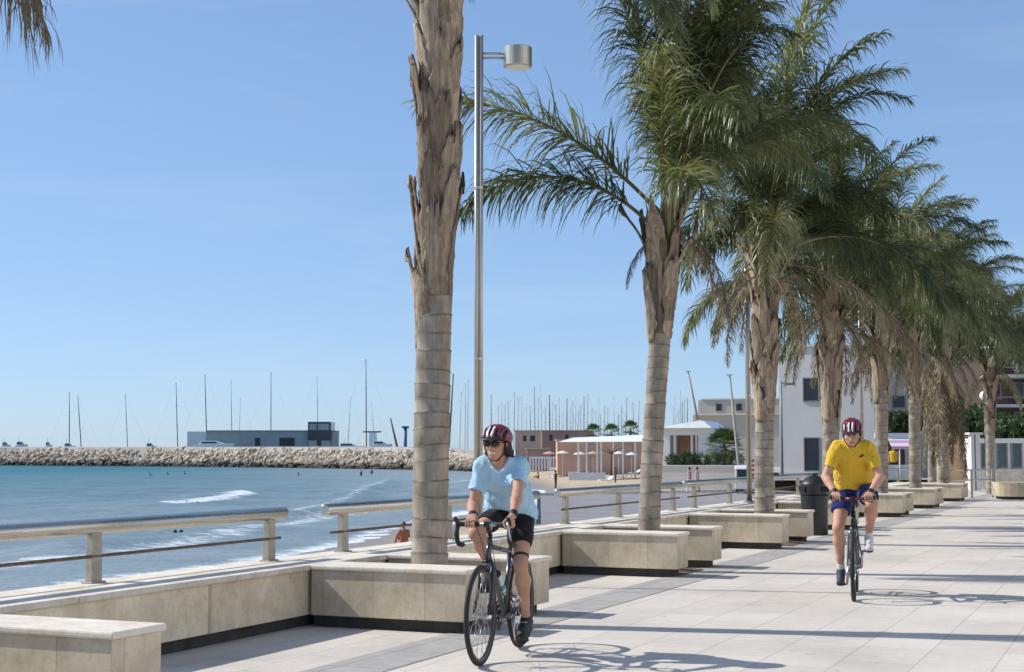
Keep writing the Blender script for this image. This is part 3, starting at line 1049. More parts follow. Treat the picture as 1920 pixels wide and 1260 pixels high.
# a loose strip of husk hanging off the left of the big trunk
big = [o for o in COL.objects if o.get('label', '').startswith('nearest palm')][0]
for (z, a, sx_) in ((2.28, 178, .93), (4.72, 185, .85), (4.6, 168, .8)):
    hsk = link('leaf_stub', STUB[0] if z > 4 else HUSK[3], big)
    hsk.location = (.03, 0, z); hsk.rotation_euler = (0, R(-2), R(a)); hsk.scale = (1.0 * sx_, .55, .78 if z > 4 else .75)
palm('second palm in the row, flared top, long frond reaching left behind the lamp', pl[2], .128, 4.15, 2.85, (.30, .1), 3, 21, 0,
     extra=[('long', 0, 174, .1, 1.05), ('long', 1, 184, -.15, 1.05), ('erect', 0, 150, .1, 1.2), ('erect', 1, 215, .1, 1.1), ('erect', 2, 250, .1, 1.1), ('erect', 0, 30, .1, 1.25), ('erect', 1, 330, .1, 1.25), ('mid', 2, 20, .1, 1.2), ('dead', 0, 40, -.1, .6), ('dead', 2, -50, -.1, .6), ('dead', 1, 200, -.15, .35)], rot=.2, boots=18, stubs=4, size=1.12, avoid=(118, 262), mix=(.0, .34))
palm('third palm in the row, left of the black bin, brown dry frond sweeping down', pl[3], .142, 4.6, 2.0, (.12, .1), 4, 37, 7,
     extra=[('sweep', 0, -24, -.25, 1.05), ('erect', 0, 10, .1, 1.3), ('erect', 1, 60, .1, 1.3), ('erect', 0, -40, .1, 1.35), ('erect', 2, 120, .1, 1.3), ('erect', 1, 200, .1, 1.25), ('erect', 2, -10, .1, 1.2)], rot=1.2, boots=32, stubs=3, size=1.05, avoid=(150, 240), keep_low=True)
palm('fourth palm in the row, trunk behind the shoulder of the yellow-shirted rider', pl[4], .15, 4.3, 1.9, (.1, 0), 5, 37, 7,
     extra=[('low', 1, 190, -.4, .9), ('sweep', 0, -30, -.6, .6)], rot=2.1, boots=20, size=1.08)
palm('fifth palm in the row, trunk just right of the head of the yellow-shirted rider', pl[5], .15, 4.3, 2.5, (.1, 0), 6, 37, 6, rot=.5, boots=14, size=1.08)
palm('sixth palm in the row, slim pale trunk before the kiosk', pl[6], .145, 4.4, 2.7, (.05, 0), 7, 37, 5, rot=3.1, boots=14, size=1.12)
palm('seventh palm in the row, trunk clad in a shaggy skirt of dry fronds', pl[7], .15, 4.5, 2.3, (.1, 0), 8, 37, 6, rot=4.0, boots=12, skirt=8, size=1.12)
p8 = at(1857, 900, 50); p8.z = 0
palm('last palm on the right, standing before the white pavilion', p8, .15, 4.4, 2.2, (.1, 0), 9, 33, 5, rot=5.0, boots=14, size=1.08)
p9 = at(1748, 900, 53); p9.z = 0
palm('farther palm half hidden behind the dry skirt of the seventh palm', p9, .15, 4.6, 2.4, (.1, 0), 10, 18, 5, rot=1.0, boots=10, skirt=4, size=1.1)
# ------------------------------------------------------------------ breakwater
M['rock'] = None
m, nt, b, N, L = new_mat('breakwater_rock')
n1 = tex_noise(nt, .45, 6, .7, coords(nt))
r1 = ramp(nt, n1.outputs[0], [(.32, (.29, .225, .165)), (.5, (.46, .375, .285)), (.7, (.63, .54, .42))])
gp = N.new('ShaderNodeNewGeometry'); sp_ = N.new('ShaderNodeSeparateXYZ'); L.new(gp.outputs['Position'], sp_.inputs[0])
n2 = tex_noise(nt, .5, 4, .6, coords(nt))
ma = N.new('ShaderNodeMath'); ma.operation = 'MULTIPLY_ADD'; ma.inputs[1].default_value = 1.6
L.new(n2.outputs[0], ma.inputs[0]); L.new(sp_.outputs[2], ma.inputs[2])
mr = N.new('ShaderNodeMapRange'); mr.inputs[1].default_value = -1.5; mr.inputs[2].default_value = -.1
L.new(ma.outputs[0], mr.inputs[0])
L.new(mixc(nt, mr.outputs[0], (.055, .05, .035), r1.outputs[0]), b.inputs['Base Color'])
b.inputs['Roughness'].default_value = .9
bump(nt, b, n2.outputs[0], .5, .2)
M['rock'] = m
M['capstone'] = simple('breakwater_concrete', (.40, .36, .31), .9, 0, .2, .2)

def top_z(px, Y, py):
    return at(px, py, Y).z

bw = [(-520, 470), (-200, 462), (0, 455), (250, 430), (500, 395), (760, 350), (850, 330), (897, 316)]
bwp = [Vector((slope(px, 870)[0] * Y, Y)) for px, Y in bw]
bwt = [top_z(px, Y, 837.5) for px, Y in bw]
bwt[-1] = top_z(897, 316, 866); bwt[-2] = top_z(850, 330, 851)


def bw_at(f):
    ls = [(b_ - a_).length for a_, b_ in zip(bwp[:-1], bwp[1:])]
    d = f * sum(ls)
    for i, l in enumerate(ls):
        if d <= l or i == len(ls) - 1:
            t = min(1, d / l)
            dirv = (bwp[i + 1] - bwp[i]).normalized()
            return bwp[i].lerp(bwp[i + 1], t), dirv, bwt[i] * (1 - t) + bwt[i + 1] * t
        d -= l


root = thing('breakwater', 'long breakwater of tumbled pale boulders closing the bay, under the masts', 'breakwater', (0, 0, 0))
mb = MB(); prev = None
for i in range(60):
    p, dv, zt = bw_at(i / 59)
    nn = Vector((-dv.y, dv.x))                       # away from the camera (further out)
    if nn.y < 0:
        nn = -nn
    a_ = p + nn * 5.0; c_ = p + nn * 11.0
    row = [(p.x + nn.x * 1.5, p.y + nn.y * 1.5, SEA_Z - 1), (a_.x, a_.y, zt - .25), (c_.x, c_.y, zt), (c_.x, c_.y, SEA_Z - 1)]
    if prev:
        mb.add(prev + row, [(0, 4, 5, 1), (1, 5, 6, 2), (2, 6, 7, 3)])
    prev = row
mb.build('core_wall', M['capstone'], root)
ico = bmesh.new(); bmesh.ops.create_icosphere(ico, subdivisions=1, radius=1)
IV = np.array([v.co[:] for v in ico.verts]); IF = np.array([[v.index for v in f.verts] for f in ico.faces]); ico.free()
VV, FF = [], []
r = np.random.default_rng(5)
nrock = 3600
for i in range(nrock):
    p, dv, zt = bw_at(r.random() ** .9)
    nn = Vector((-dv.y, dv.x)); nn = nn if nn.y > 0 else -nn
    v_ = r.random()
    q = p + nn * (v_ * 5.6)
    z = SEA_Z - .3 + (zt - .35 - SEA_Z) * v_ ** .85
    sc_ = r.uniform(.32, 1.0) * (1.25 if v_ < .3 else 1)
    X = IV * (1 + r.normal(0, .16, (12 if len(IV) == 12 else len(IV), 1)))
    X = X * np.array([r.uniform(.8, 1.5), r.uniform(.7, 1.2), r.uniform(.5, .95)]) * sc_
    E = np.array(Euler((r.uniform(-.6, .6), r.uniform(-.6, .6), r.uniform(0, 6))).to_matrix())
    VV.append(X @ E.T + np.array([q.x, q.y, z])); FF.append(IF + i * len(IV))
rocks = mesh_obj('riprap_boulders', np.concatenate(VV), np.concatenate(FF), M['rock'], sm=False)
tag(rocks, 'pale boulders heaped on the seaward face of the breakwater', 'boulders', kind='stuff')

# ------------------------------------------------------------------ buildings beyond the breakwater
M['greywall'] = simple('grey_render', (.36, .36, .355), .85, 0, .12, .3)
M['darkglass'] = simple('dark_glass', (.03, .038, .045), .15, 0, .3, 1)
M['white'] = simple('white_render', (.72, .71, .69), .8, 0, .05, .6)
M['whitepaint'] = simple('white_paint', (.80, .80, .79), .4, 0, .04, 2)
M['pink'] = simple('pink_render', (.50, .36, .29), .85, 0, .12, .4)
M['beige'] = simple('beige_render', (.50, .45, .37), .85, 0, .1, .4)
M['redbrown'] = simple('red_brown_render', (.36, .24, .205), .85, 0, .15, .4)
M['orange'] = simple('orange_render', (.60, .36, .25), .85, 0, .15, .5)
M['palegrey'] = simple('pale_grey_render', (.63, .585, .53), .8, 0, .07, .35)
M['window'] = simple('dark_window', (.022, .025, .03), .2, 0, .3, 1)
M['frame'] = simple('window_frame', (.24, .23, .22), .6)
M['teal'] = simple('teal_window', (.03, .10, .105), .2, 0, .3, 1)
M['brown'] = simple('brown_render', (.085, .058, .045), .8, 0, .2, .5)
M['mast'] = simple('mast_alloy', (.085, .085, .09), .5, .2, .2)
M['mastpale'] = simple('mast_alloy_pale', (.30, .30, .31), .5, .2, .2)
M['hull'] = simple('boat_hull', (.74, .74, .74), .35, 0, .05)
M['hullblue'] = simple('boat_hull_blue', (.03, .05, .12), .3, 0, .2)
M['canvas'] = simple('blue_canvas', (.04, .07, .16), .8)


class Bld:
    """a building with its own local frame: x along the facade (image right), y away from the camera, z up"""
    def __init__(self, name, label, cat, px0, px1, Y, zbase, yaw=0.0, group=None):
        a, c = at(px0, 845, Y), at(px1, 845, Y)
        self.w = (c - a).length
        self.Y, self.px0, self.a, self.zb, self.yaw = Y, px0, a, zbase, yaw
        self.o = thing(name, label, cat, (a.x, a.y, zbase), yaw, group)

    def X(self, px):
        k_ = slope(px, 845)[0]
        return (k_ * self.Y - self.a.x) / (math.cos(self.yaw) - k_ * math.sin(self.yaw))

    def Z(self, py):
        return at(960, py, self.Y).z - self.zb

    def block(self, name, px0, px1, y_top, y_bot, y0, y1, mat, bevel=0):
        mb = MB(); z0 = 0 if y_bot is None else self.Z(y_bot)
        mb.span((self.X(px0), y0, z0), (self.X(px1), y1, self.Z(y_top)))
        return mb.build(name, mat, self.o, bevel)

    def window(self, px0, px1, y_top, y_bot, y=0.0, mat=None, name='window'):
        x0, x1, z0, z1 = self.X(px0), self.X(px1), self.Z(y_bot), self.Z(y_top)
        fr_ = max(.06, .04 * (x1 - x0))
        mb = MB()
        mb.span((x0 - fr_, y - .06, z0 - fr_), (x0, y - .003, z1 + fr_)); mb.span((x1, y - .06, z0 - fr_), (x1 + fr_, y - .003, z1 + fr_))
        mb.span((x0, y - .06, z1), (x1, y - .003, z1 + fr_)); mb.span((x0, y - .08, z0 - fr_), (x1, y - .003, z0))
        f = mb.build(name, M['frame'], self.o)
        mb = MB(); mb.span((x0, y - .03, z0), (x1, y - .004, z1)); mb.build('pane', mat or M['window'], f)
        return f


B = Bld('harbour_building', 'long low grey harbour building with a square dark tower behind the breakwater', 'building', 350, 625, 500, SEA_Z)
B.block('wall', 386, 625, 808, None, 0, 16, M['greywall'])
B.block('white_wing', 350, 385.6, 809, None, .4, 12, M['white'])
B.block('tower', 578, 621, 791, 826, -1.5, 10, M['darkglass'])
B.block('tower_base', 580, 618, 826, None, -1.4, 8, M['greywall'])
B.block('roof', 385, 626, 806.8, 808, -.5, 16.5, M['greywall'])
for x0, x1 in ((478, 488), (524, 552), (595, 603)):
    B.window(x0, x1, 821, 836, 0 if x0 < 590 else -1.4)
for x0, x1 in ((581, 594), (597, 617)):
    B.window(x0, x1, 795, 806, -1.5, M['greywall'])

B = Bld('harbour_house', 'pink flat-roofed house with two small windows right of the blue-shirted rider', 'building', 966, 1018, 330, SEA_Z + .6)
B.block('wall', 966, 1015, 808, None, 0, 9, M['pink']); B.block('roof', 965, 1016, 806.5, 808, -.3, 9.2, M['beige'])
for x0, x1 in ((981, 987), (994, 1003)):
    B.window(x0, x1, 817, 827)
B = Bld('harbour_house', 'red brown flat block behind the white beach canopy', 'building', 1014, 1120, 345, SEA_Z + .6)
B.block('wall', 1016, 1112, 808, None, 0, 12, M['redbrown']); B.block('roof', 1015, 1113, 806.5, 808, -.3, 12.3, M['pink'])
B.window(1030, 1036, 815, 826); B.window(1060, 1066, 815, 826)
B = Bld('beach_hut', 'low brown hut between the pink house and the beach fence', 'hut', 985, 1040, 290, SEA_Z + .6)
B.block('wall', 988, 1030, 842, None, 0, 6, M['redbrown']); B.block('roof', 986, 1032, 840, 842, -.5, 6.5, M['beige'])
B = Bld('beach_restaurant', 'orange walled beach restaurant under the white canopy', 'building', 1040, 1335, 235, SEA_Z + .6)
B.block('wall', 1045, 1330, 826, None, 0, 8, M['orange'])
B.block('roof', 1043, 1332, 824, 826, -.3, 8.3, M['beige'])
for x0, x1 in ((1100, 1118), (1168, 1186)):
    B.window(x0, x1, 834, 856, 0, M['pink'])

# white canopy on posts
Y = 200
o = thing('beach_canopy', 'long white flat canopy on white posts before the orange beach restaurant', 'canopy', at(1046, 845, Y), R(-14))
o.location.z = SEA_Z + .75
zt = at(1046, 828, Y).z - o.location.z
Wc = at(1300, 845, Y).x - at(1046, 845, Y).x
mb = MB(); mb.add([(0, 0, zt - .05), (Wc, -1, zt), (Wc, 8, zt + .1), (1.5, 8, zt), (1.6, 2.2, zt + .55), (Wc, 2.0, zt + 1.15), (Wc, 8, zt + 1.2), (2.5, 8, zt + .65)],
                  [(0, 1, 5, 4), (4, 5, 6, 7), (0, 3, 2, 1), (0, 4, 7, 3), (1, 2, 6, 5), (3, 7, 6, 2)])
mb.build('roof', M['whitepaint'], o)
for px in (1082, 1098, 1118, 1126, 1148.5, 1167, 1190):
    x = at(px, 845, Y).x - o.location.x
    mb = MB(); mb.span((x - .1, .9, 0), (x + .1, 1.1, zt)); mb.build('post', M['whitepaint'], o)
# tree trunk in front of the canopy
M['bark'] = simple('dark_bark', (.13, .085, .06), .9, 0, .3, 5, .4)
o = thing('bare_tree', 'bare brown branching trunk in front of the white beach canopy', 'tree', at(1146, 886, 190))
mb = MB(); h = 3.1
mb.tube([(0, 0, -.6), (0, 0, 1), (.05, 0, 2.0), (.05, 0, 2.4)], [.2, .16, .13, .15], 8); mb.build('trunk', M['bark'], o)
mb = MB()
for a, l in ((-1.1, 1.7), (-.6, 1.5), (0, 1.3), (.5, 1.5), (1.0, 1.8)):
    mb.tube([(.05, 0, 2.3), (.05 + .5 * l * math.sin(a), .2, 2.3 + .6 * l * math.cos(a)), (.05 + l * math.sin(a), .3, 2.3 + l * math.cos(a) * .85)], [.07, .05, .03], 6)
mb.build('branches', M['bark'], o)

# low pale fence on the beach
o = thing('beach_fence', 'pale picket fence on the far beach right of the blue-shirted rider', 'fence', at(994, 868, 260))
o.location.z = at(994, 873, 260).z
x1 = at(1060, 868, 260).x - at(994, 868, 260).x
for i in range(13):
    mb = MB(); x = x1 * i / 12; mb.span((x - .12, -.12, -.8), (x + .12, .12, 1.55)); mb.build('picket', M['whitepaint'], o)
mb = MB(); mb.span((-.1, -.05, 1.25), (x1 + .1, .05, 1.5)); mb.build('rail', M['whitepaint'], o)
o = thing('beach_fence', 'white low terrace edge under the beach canopy posts', 'low wall', at(1066, 888, 180))
mb = MB(); mb.span((0, -.2, -.8), (at(1135, 888, 180).x - at(1066, 888, 180).x, .2, .12)); mb.build('wall', M['white'], o)

# parasols and loungers of the beach club
M['parasol'] = simple('parasol_cloth', (.74, .70, .64), .8, 0, .06)
M['parasolred'] = simple('parasol_cloth_red', (.60, .33, .27), .8, 0, .1)
for k, (px, py, red, lb) in enumerate(((1030, 846, 1, 'reddish parasol left end, on the beach behind the canopy'), (1055, 845, 0, 'cream parasol under the left tip of the white canopy'),
                                   (1087, 847, 0, 'white parasol between the first canopy posts'), (1112, 846, 1, 'pale red parasol beside the bare trunk'),
                                   (1160, 846, 0, 'white parasol right of the bare brown trunk'), (1184, 848, 0, 'cream parasol beside the second palm trunk'))):
    Y = 215
    p = at(px, py, Y)
    o = thing('beach_parasol', lb, 'parasol', (p.x, p.y, SEA_Z + .75), 0, 'parasols of the beach club')
    hh = p.z - o.location.z
    mb = MB(); mb.lathe([(1.0, hh - .38), (.65, hh - .2), (.06, hh), (0, hh + .05)], n=10, smooth=False); mb.build('canopy', M['parasolred' if red else 'parasol'], o)
    mb = MB(); mb.bar((0, 0, -.3), (0, 0, hh - .05), .035, 6); mb.build('pole', M['whitepaint'], o)
rr = random.Random(3)
lg = None
for k, (px, py) in enumerate([(1068, 884), (1078, 889), (1100, 878), (1112, 881), (1125, 876), (1160, 880), (1172, 884), (1183, 877), (1190, 890), (1178, 894), (1166, 897), (1192, 884), (1090, 893), (1135, 905)]):
    p = ground(px, py, SEA_Z + .78)
    if lg is None:
        lg = thing('beach_lounger', 'one of the white beach loungers set out on the sand', 'sun lounger', p, .5, 'loungers on the far beach')
        mb = MB(); mb.span((-.95, -.3, .28), (.5, .3, .36)); mb.build('bed', M['whitepaint'], lg)
        mb = MB(); mb.box((.78, 0, .52), (.75, .6, .06), mat=Matrix.Rotation(R(-38), 3, 'Y')); mb.build('backrest', M['whitepaint'], lg)
        for sx_, sy_ in ((-.85, -.25), (-.85, .25), (.42, -.25), (.42, .25)):
            mb = MB(); mb.span((sx_ - .03, sy_ - .03, -.1), (sx_ + .03, sy_ + .03, .28)); mb.build('leg', M['whitepaint'], lg)
    else:
        c = copy_tree(lg); c.location = p; c.rotation_euler.z = rr.uniform(-.6, .9)

# white beach house with the low gable roof, terrace wall, hedge, fan palm
B = Bld('beach_house', 'white beach house with a low pitched roof right of the second palm trunk', 'building', 1240, 1335, 125, -1.5, R(-20))
B.block('wall', 1240, 1256, 803, None, 0, 5, M['white']); B.block('wall', 1309, 1335, 803, None, 0, 5, M['white'])
B.block('fascia', 1256, 1309, 803, 816, 0, 5, M['white']); B.block('back_wall', 1257, 1308.5, 816, None, 3.2, 4.8, M['orange'])
for x0, x1 in ((1262, 1266), (1294, 1298), (1303, 1306)):
    B.block('post', x0, x1, 816, None, .2, .5, M['white'])
mb = MB(); xa, xb = B.X(1228), B.X(1338); za, zb_ = B.Z(803), B.Z(789)
mb.add([(xa, -.5, za + .003), (xb, -.5, za + .003), (xb, 5.5, za + .003), (xa, 5.5, za + .003), (B.X(1312), -.2, zb_), (B.X(1312), 5.0, zb_), (B.X(1320), -.2, zb_ - .02), (B.X(1320), 5, zb_ - .02)],
       [(0, 4, 5, 3), (0, 1, 6, 4), (6, 1, 2, 7), (4, 6, 7, 5), (3, 5, 7, 2), (0, 3, 2, 1)])
mb.build('roof', M['whitepaint'], B.o)
B = Bld('terrace_wall', 'long plain pale terrace wall under the hedge, behind the railing', 'wall', 1205, 1398, 114, -1.5, R(-18))
B.block('wall', 1205, 1385, 874, None, 0, .4, M['palegrey']); B.block('coping', 1204, 1386, 872, 873.9, -.06, .46, M['white'])

M['bush'] = leaf_material('bush_leaf', [(.25, (.025, .05, .018)), (.5, (.05, .09, .028)), (.8, (.10, .135, .045))], .2, .6)


def leaf_cloud(name, parent, blobs, n, size, mat, seed=0, spike=False):
    r = np.random.default_rng(seed)
    tot = sum(b_[3] * b_[4] * b_[5] for b_ in blobs) ** 1
    VV, k = [], 0
    for (x, y, z, rx, ry, rz_) in blobs:
        m_ = max(20, int(n * (rx * ry * rz_) / tot))
        d = r.normal(size=(m_, 3)); d /= np.linalg.norm(d, axis=1)[:, None]
        rad = r.uniform(.45, 1.05, (m_, 1)) ** .6
        lump = 1 + .22 * np.sin(5 * d[:, :1] + seed) * np.cos(4 * d[:, 1:2] + 2 * d[:, 2:])
        c = np.array([x, y, z]) + d * rad * lump * np.array([rx, ry, rz_])
        a = r.normal(size=(m_, 3)); 
        if spike:
            a = d + .3 * a
        a /= np.linalg.norm(a, axis=1)[:, None]
        b_ = np.cross(a, r.normal(size=(m_, 3))); b_ /= np.linalg.norm(b_, axis=1)[:, None]
        s_ = size * r.uniform(.6, 1.3, (m_, 1))
        wf = .12 if spike else .42
        VV.append(np.stack([c - a * s_, c + b_ * s_ * wf, c + a * s_, c - b_ * s_ * wf], 1).reshape(-1, 3))
    V = np.concatenate(VV)
    F = np.arange(len(V)).reshape(-1, 4)
    return mesh_obj(name, V, F, mat, parent, sm=False)


for k, (p0, p1, lb) in enumerate(((1252, 1312, 'green spiky hedge in front of the white beach house'), (1305, 1390, 'green hedge under the fan palm on the terrace wall'))):
    a, c = at(p0, 872, 117), at(p1, 872, 117)
    o = thing('hedge', lb, 'hedge', ((a.x + c.x) / 2, 117, a.z))
    hw = (c.x - a.x) / 2
    leaf_cloud('foliage', o, [(f * hw, 0, .35, hw * .4, .8, .55 + .15 * math.sin(9 * f + k)) for f in (-.75, -.3, .2, .7)], 1500, .22, M['bush'], 3 + k, True)
    mb = MB()
    for f in (-.6, 0, .6):
        mb.bar((f * hw, 0, -.4), (f * hw, 0, .3), .05, 6)
    mb.build('stems', M['bark'], o)


def fan_palm(label, loc, h, rad, seed, nleaf=26, mat=None, trunk_r=.16):
    r = random.Random(seed)
    o = thing('fan_palm', label, 'palm tree', loc, 0)
    mb = MB(); mb.tube([(0, 0, -1.5), (0, 0, h * .5), (0.02, 0, h)], [trunk_r * 1.15, trunk_r, trunk_r * 1.2], 8); mb.build('trunk', M['bark'], o)
    for i in range(nleaf):
        az, el = i * 2.399, R(85 - 125 * (i / nleaf))
        d = Vector((math.cos(az) * math.cos(el), math.sin(az) * math.cos(el), math.sin(el)))
        c = Vector((0, 0, h)) + d * rad * .5
        sd = Vector((-math.sin(az), math.cos(az), 0)); up = sd.cross(d)
        vs, fs = [], []
        mbl = MB(); mbl.bar((0, 0, h), c, .018, 4)
        for k in range(17):
            a = R(-95 + 190 * k / 16)
            q = (d * math.cos(a) + sd * math.sin(a)).normalized()
            wv = q.cross(up).normalized() * rad * .028
            tip = c + q * rad * .55 * r.uniform(.85, 1.1) + Vector((0, 0, -rad * .10))
            mid = c + q * rad * .3
            mbl.add([c, mid - wv, tip, mid + wv], [(0, 1, 2, 3)])
        mbl.build('fan_leaf', mat or M['bush'], o)
    return o


fan_palm('bushy green fan palm behind the hedge, left of the second lamp pole', at(1358, 868, 119), 1.2, 1.9, 3, 30)
for i, (px, py, lb) in enumerate(((1112, 812, 'small dark palm crown above the canopy, leftmost of three'), (1146, 812, 'small dark palm crown above the canopy, middle of three'), (1182, 806, 'small dark palm crown above the canopy, rightmost of three'))):
    p = at(px, py, 330); fan_palm(lb, (p.x, p.y, SEA_Z + .6), p.z - SEA_Z - .6, 2.6, 11 + i, 18, trunk_r=.25)

# beige block and grey white building behind the palms
B = Bld('apartment_block', 'beige flat-roofed block behind the terrace, left of the third palm', 'building', 1300, 1470, 145, -1.5, R(-20))
B.block('wall', 1300, 1470, 778, None, 0, 12, M['beige'])
B.block('upper_storey', 1308, 1470, 750, 777.6, .5, 11, M['beige'])
B.block('eave', 1304, 1470, 776, 779, -.35, -.01, M['palegrey'])
B.block('parapet', 1314, 1470, 747.5, 749.8, .4, 11.2, M['palegrey'])
B.window(1342, 1352, 758, 770, .5); B.window(1380, 1390, 758, 770, .5); B.window(1424, 1434, 756, 770, .5)
B = Bld('grey_white_building', 'plain grey white building with one dark door and one window behind the bin', 'building', 1462, 1712, 88, -.3, R(-24))
B.block('wall', 1462, 1640, 652, None, 0, 14, M['palegrey'])
B.block('wing', 1640.4, 1712, 730, None, 1.5, 10, M['beige'])
B.block('parapet', 1460, 1641, 647, 651.8, -.12, 14.1, M['white'])
B.block('plinth', 1461, 1640, 884, None, -.08, -.004, M['palegrey'])
B.window(1509, 1536, 711, 752); B.window(1509, 1536, 822, 882, name='door'); B.window(1668, 1690, 745, 765, 1.5)

# leaning poles
M['pole'] = simple('weathered_pole', (.36, .32, .26), .7, .1, .2)
for (a, b_, Yp, lb) in (((1305, 772), (1290, 696), 135, 'leaning grey mast over the white beach house, left of two'), ((1385, 872), (1368, 703), 112, 'leaning pale mast left of the second lamp pole, right of two')):
    p, q = at(*a, Yp), at(*b_, Yp)
    o = thing('leaning_mast', lb, 'mast', p)
    mb = MB(); mb.tube([(p - p) - (q - p) * .2, Vector(), q - p], [.13, .12, .07], 8); mb.build('pole', M['pole'], o)
    mb = MB(); mb.box(q - p, (.5, .08, .06)); mb.build('crosstree', M['pole'], o)

# ------------------------------------------------------------------ far right: kiosk, yellow wall, pergola, pavilion, flats
M['awning'] = None
m, nt, b, N, L = new_mat('pink_striped_awning')
wv = N.new('ShaderNodeTexWave'); wv.bands_direction = 'Z'; wv.inputs['Scale'].default_value = 1.1
L.new(coords(nt), wv.inputs['Vector'])
L.new(ramp(nt, wv.outputs[0], [(.45, (.62, .30, .42)), (.55, (.72, .66, .68))]).outputs[0], b.inputs['Base Color'])
M['awning'] = m
B = Bld('kiosk', 'small white kiosk with a pink striped awning and dark interior between palms', 'kiosk', 1660, 1716, 79, -.1)
B.block('back_wall', 1662, 1714, 822, None, 2.0, 2.2, M['brown'])
B.block('counter', 1664, 1712, 872, None, .2, .7, M['white'])
B.block('roof', 1660, 1716, 812, 822, -.3, 2.4, M['white'])
for x0 in (1662, 1687, 1711.5):
    B.block('post', x0, x0 + 1.6, 822, None, .05, .15, M['white'])
mb = MB(); mb.add([(B.X(1662), -.31, B.Z(822)), (B.X(1706), -.31, B.Z(822)), (B.X(1706), -1.1, B.Z(838)), (B.X(1662), -1.1, B.Z(838)), (B.X(1662), -1.1, B.Z(842)), (B.X(1706), -1.1, B.Z(842)),
                   (B.X(1662), -.31, B.Z(823)), (B.X(1706), -.31, B.Z(823)), (B.X(1706), -1.08, B.Z(839)), (B.X(1662), -1.08, B.Z(839))],
                  [(0, 3, 2, 1), (3, 4, 5, 2), (6, 7, 8, 9)])
mb.build('awning', M['awning'], B.o)

m, nt, b, N, L = new_mat('yellow_stone_blocks')
br = N.new('ShaderNodeTexBrick')
for k_, x_ in (('Scale', 1.0), ('Mortar Size', .02), ('Brick Width', .55), ('Row Height', .22)):
    br.inputs[k_].default_value = x_
br.inputs['Color1'].default_value = (.52, .34, .17, 1); br.inputs['Color2'].default_value = (.60, .43, .25, 1); br.inputs['Mortar'].default_value = (.38, .30, .2, 1)
L.new(coords(nt, rot=(R(90), 0, 0)), br.inputs['Vector'])
n1 = tex_noise(nt, 4, 5, .6, coords(nt))
L.new(mixc(nt, 1.0, br.outputs[0], ramp(nt, n1.outputs[0], [(.3, (.75, .72, .7)), (.65, (1.05, 1.05, 1.05))]).outputs[0], 'MULTIPLY'), b.inputs['Base Color'])
b.inputs['Roughness'].default_value = .9
M['yellowstone'] = m
B = Bld('stone_wall', 'yellow stone block wall right of the seventh palm trunk', 'wall', 1760, 1826, 58, -.05)
B.block('wall', 1760, 1825, 817, None, 0, .5, M['yellowstone'])
B.block('pier', 1782, 1794, 812, 817.01, -.04, .54, M['yellowstone'])
B = Bld('gate_pillars', 'pair of pale stone pillars with a flat cap beside the yellow wall', 'gate', 1815, 1850, 54, -.05)
for x0, x1 in ((1821, 1827), (1830, 1838)):
    B.block('pillar', x0, x1, 815, None, 0, .3, M['white'])
B.block('cap', 1816, 1842, 811, 814.9, -.15, .5, M['white'])
B = Bld('white_pavilion', 'low white pavilion with tall teal windows at the right edge', 'building', 1836, 1990, 56, -.05)
B.block('base_wall', 1836, 1990, 879, None, -.1, 3, M['slab'])
B.block('wall', 1836, 1990, 831, 879.05, 0, 3, M['whitepaint'])
B.block('roof', 1834, 1992, 822, 830.9, -.15, 3.2, M['whitepaint'])
for x0 in (1840, 1870.5, 1898, 1926, 1954):
    B.window(x0, x0 + (8 if x0 == 1840 else 15), 832, 875, 0, M['teal'])
B = Bld('apartment_building', 'brown apartment building with pale balcony slabs at the right edge behind the palms', 'building', 1846, 2150, 92, -.1)
B.block('wall', 1850, 2150, 590, None, 0, 14, M['brown'])
for k, yy in enumerate((596, 652, 705, 760)):
    B.block('balcony_slab', 1838, 2152, yy, yy + 5, -2.2, -.01, M['palegrey'])
    B.block('balcony_rail', 1838, 2152, yy - 14, yy - 12, -2.2, -2.1, M['frame'])
    for x0 in (1862, 1905, 1950):
        B.window(x0, x0 + 16, yy + 14, yy + 42, 0, M['darkglass'])


def leafy_tree(label, loc, h, cr, seed, n=2600):
    o = thing('leafy_tree', label, 'tree', loc)
    mb = MB(); mb.tube([(0, 0, -.3), (.05, 0, h * .35), (.0, .1, h * .7)], [.16, .12, .06], 8)
    for a in (.4, 2.4, 4.4):
        mb.tube([(.03, 0, h * .4), (cr * .5 * math.cos(a), cr * .5 * math.sin(a), h * .75)], [.07, .03], 6)
    mb.build('trunk', M['bark'], o)
    r = random.Random(seed)
    bl = [(r.uniform(-.6, .6) * cr, r.uniform(-.5, .5) * cr, h * .72 + r.uniform(-.35, .4) * cr, cr * r.uniform(.4, .62), cr * r.uniform(.4, .6), cr * r.uniform(.35, .55)) for _ in range(9)]
    leaf_cloud('crown', o, bl, n, .15, M['bush'], seed)
    return o


for k, (px, py, Y_, cr, lb) in enumerate(((1815, 775, 72, 1.5, 'dark green rounded tree above the yellow stone wall'), (1690, 785, 82.8, 1.2, 'dark green tree above the kiosk roof'),
                                          (1900, 800, 75, 1.3, 'dark green shrub behind the white pavilion at the right edge'), (1850, 790, 80, 1.4, 'dark green tree beside the globe lamp'), (1655, 730, 96, 2.2, 'tall dark tree behind the fifth palm'))):
    p = at(px, py, Y_)
    leafy_tree(lb, (p.x, p.y, -.1), max(1.5, p.z + .6), cr, 20 + k)

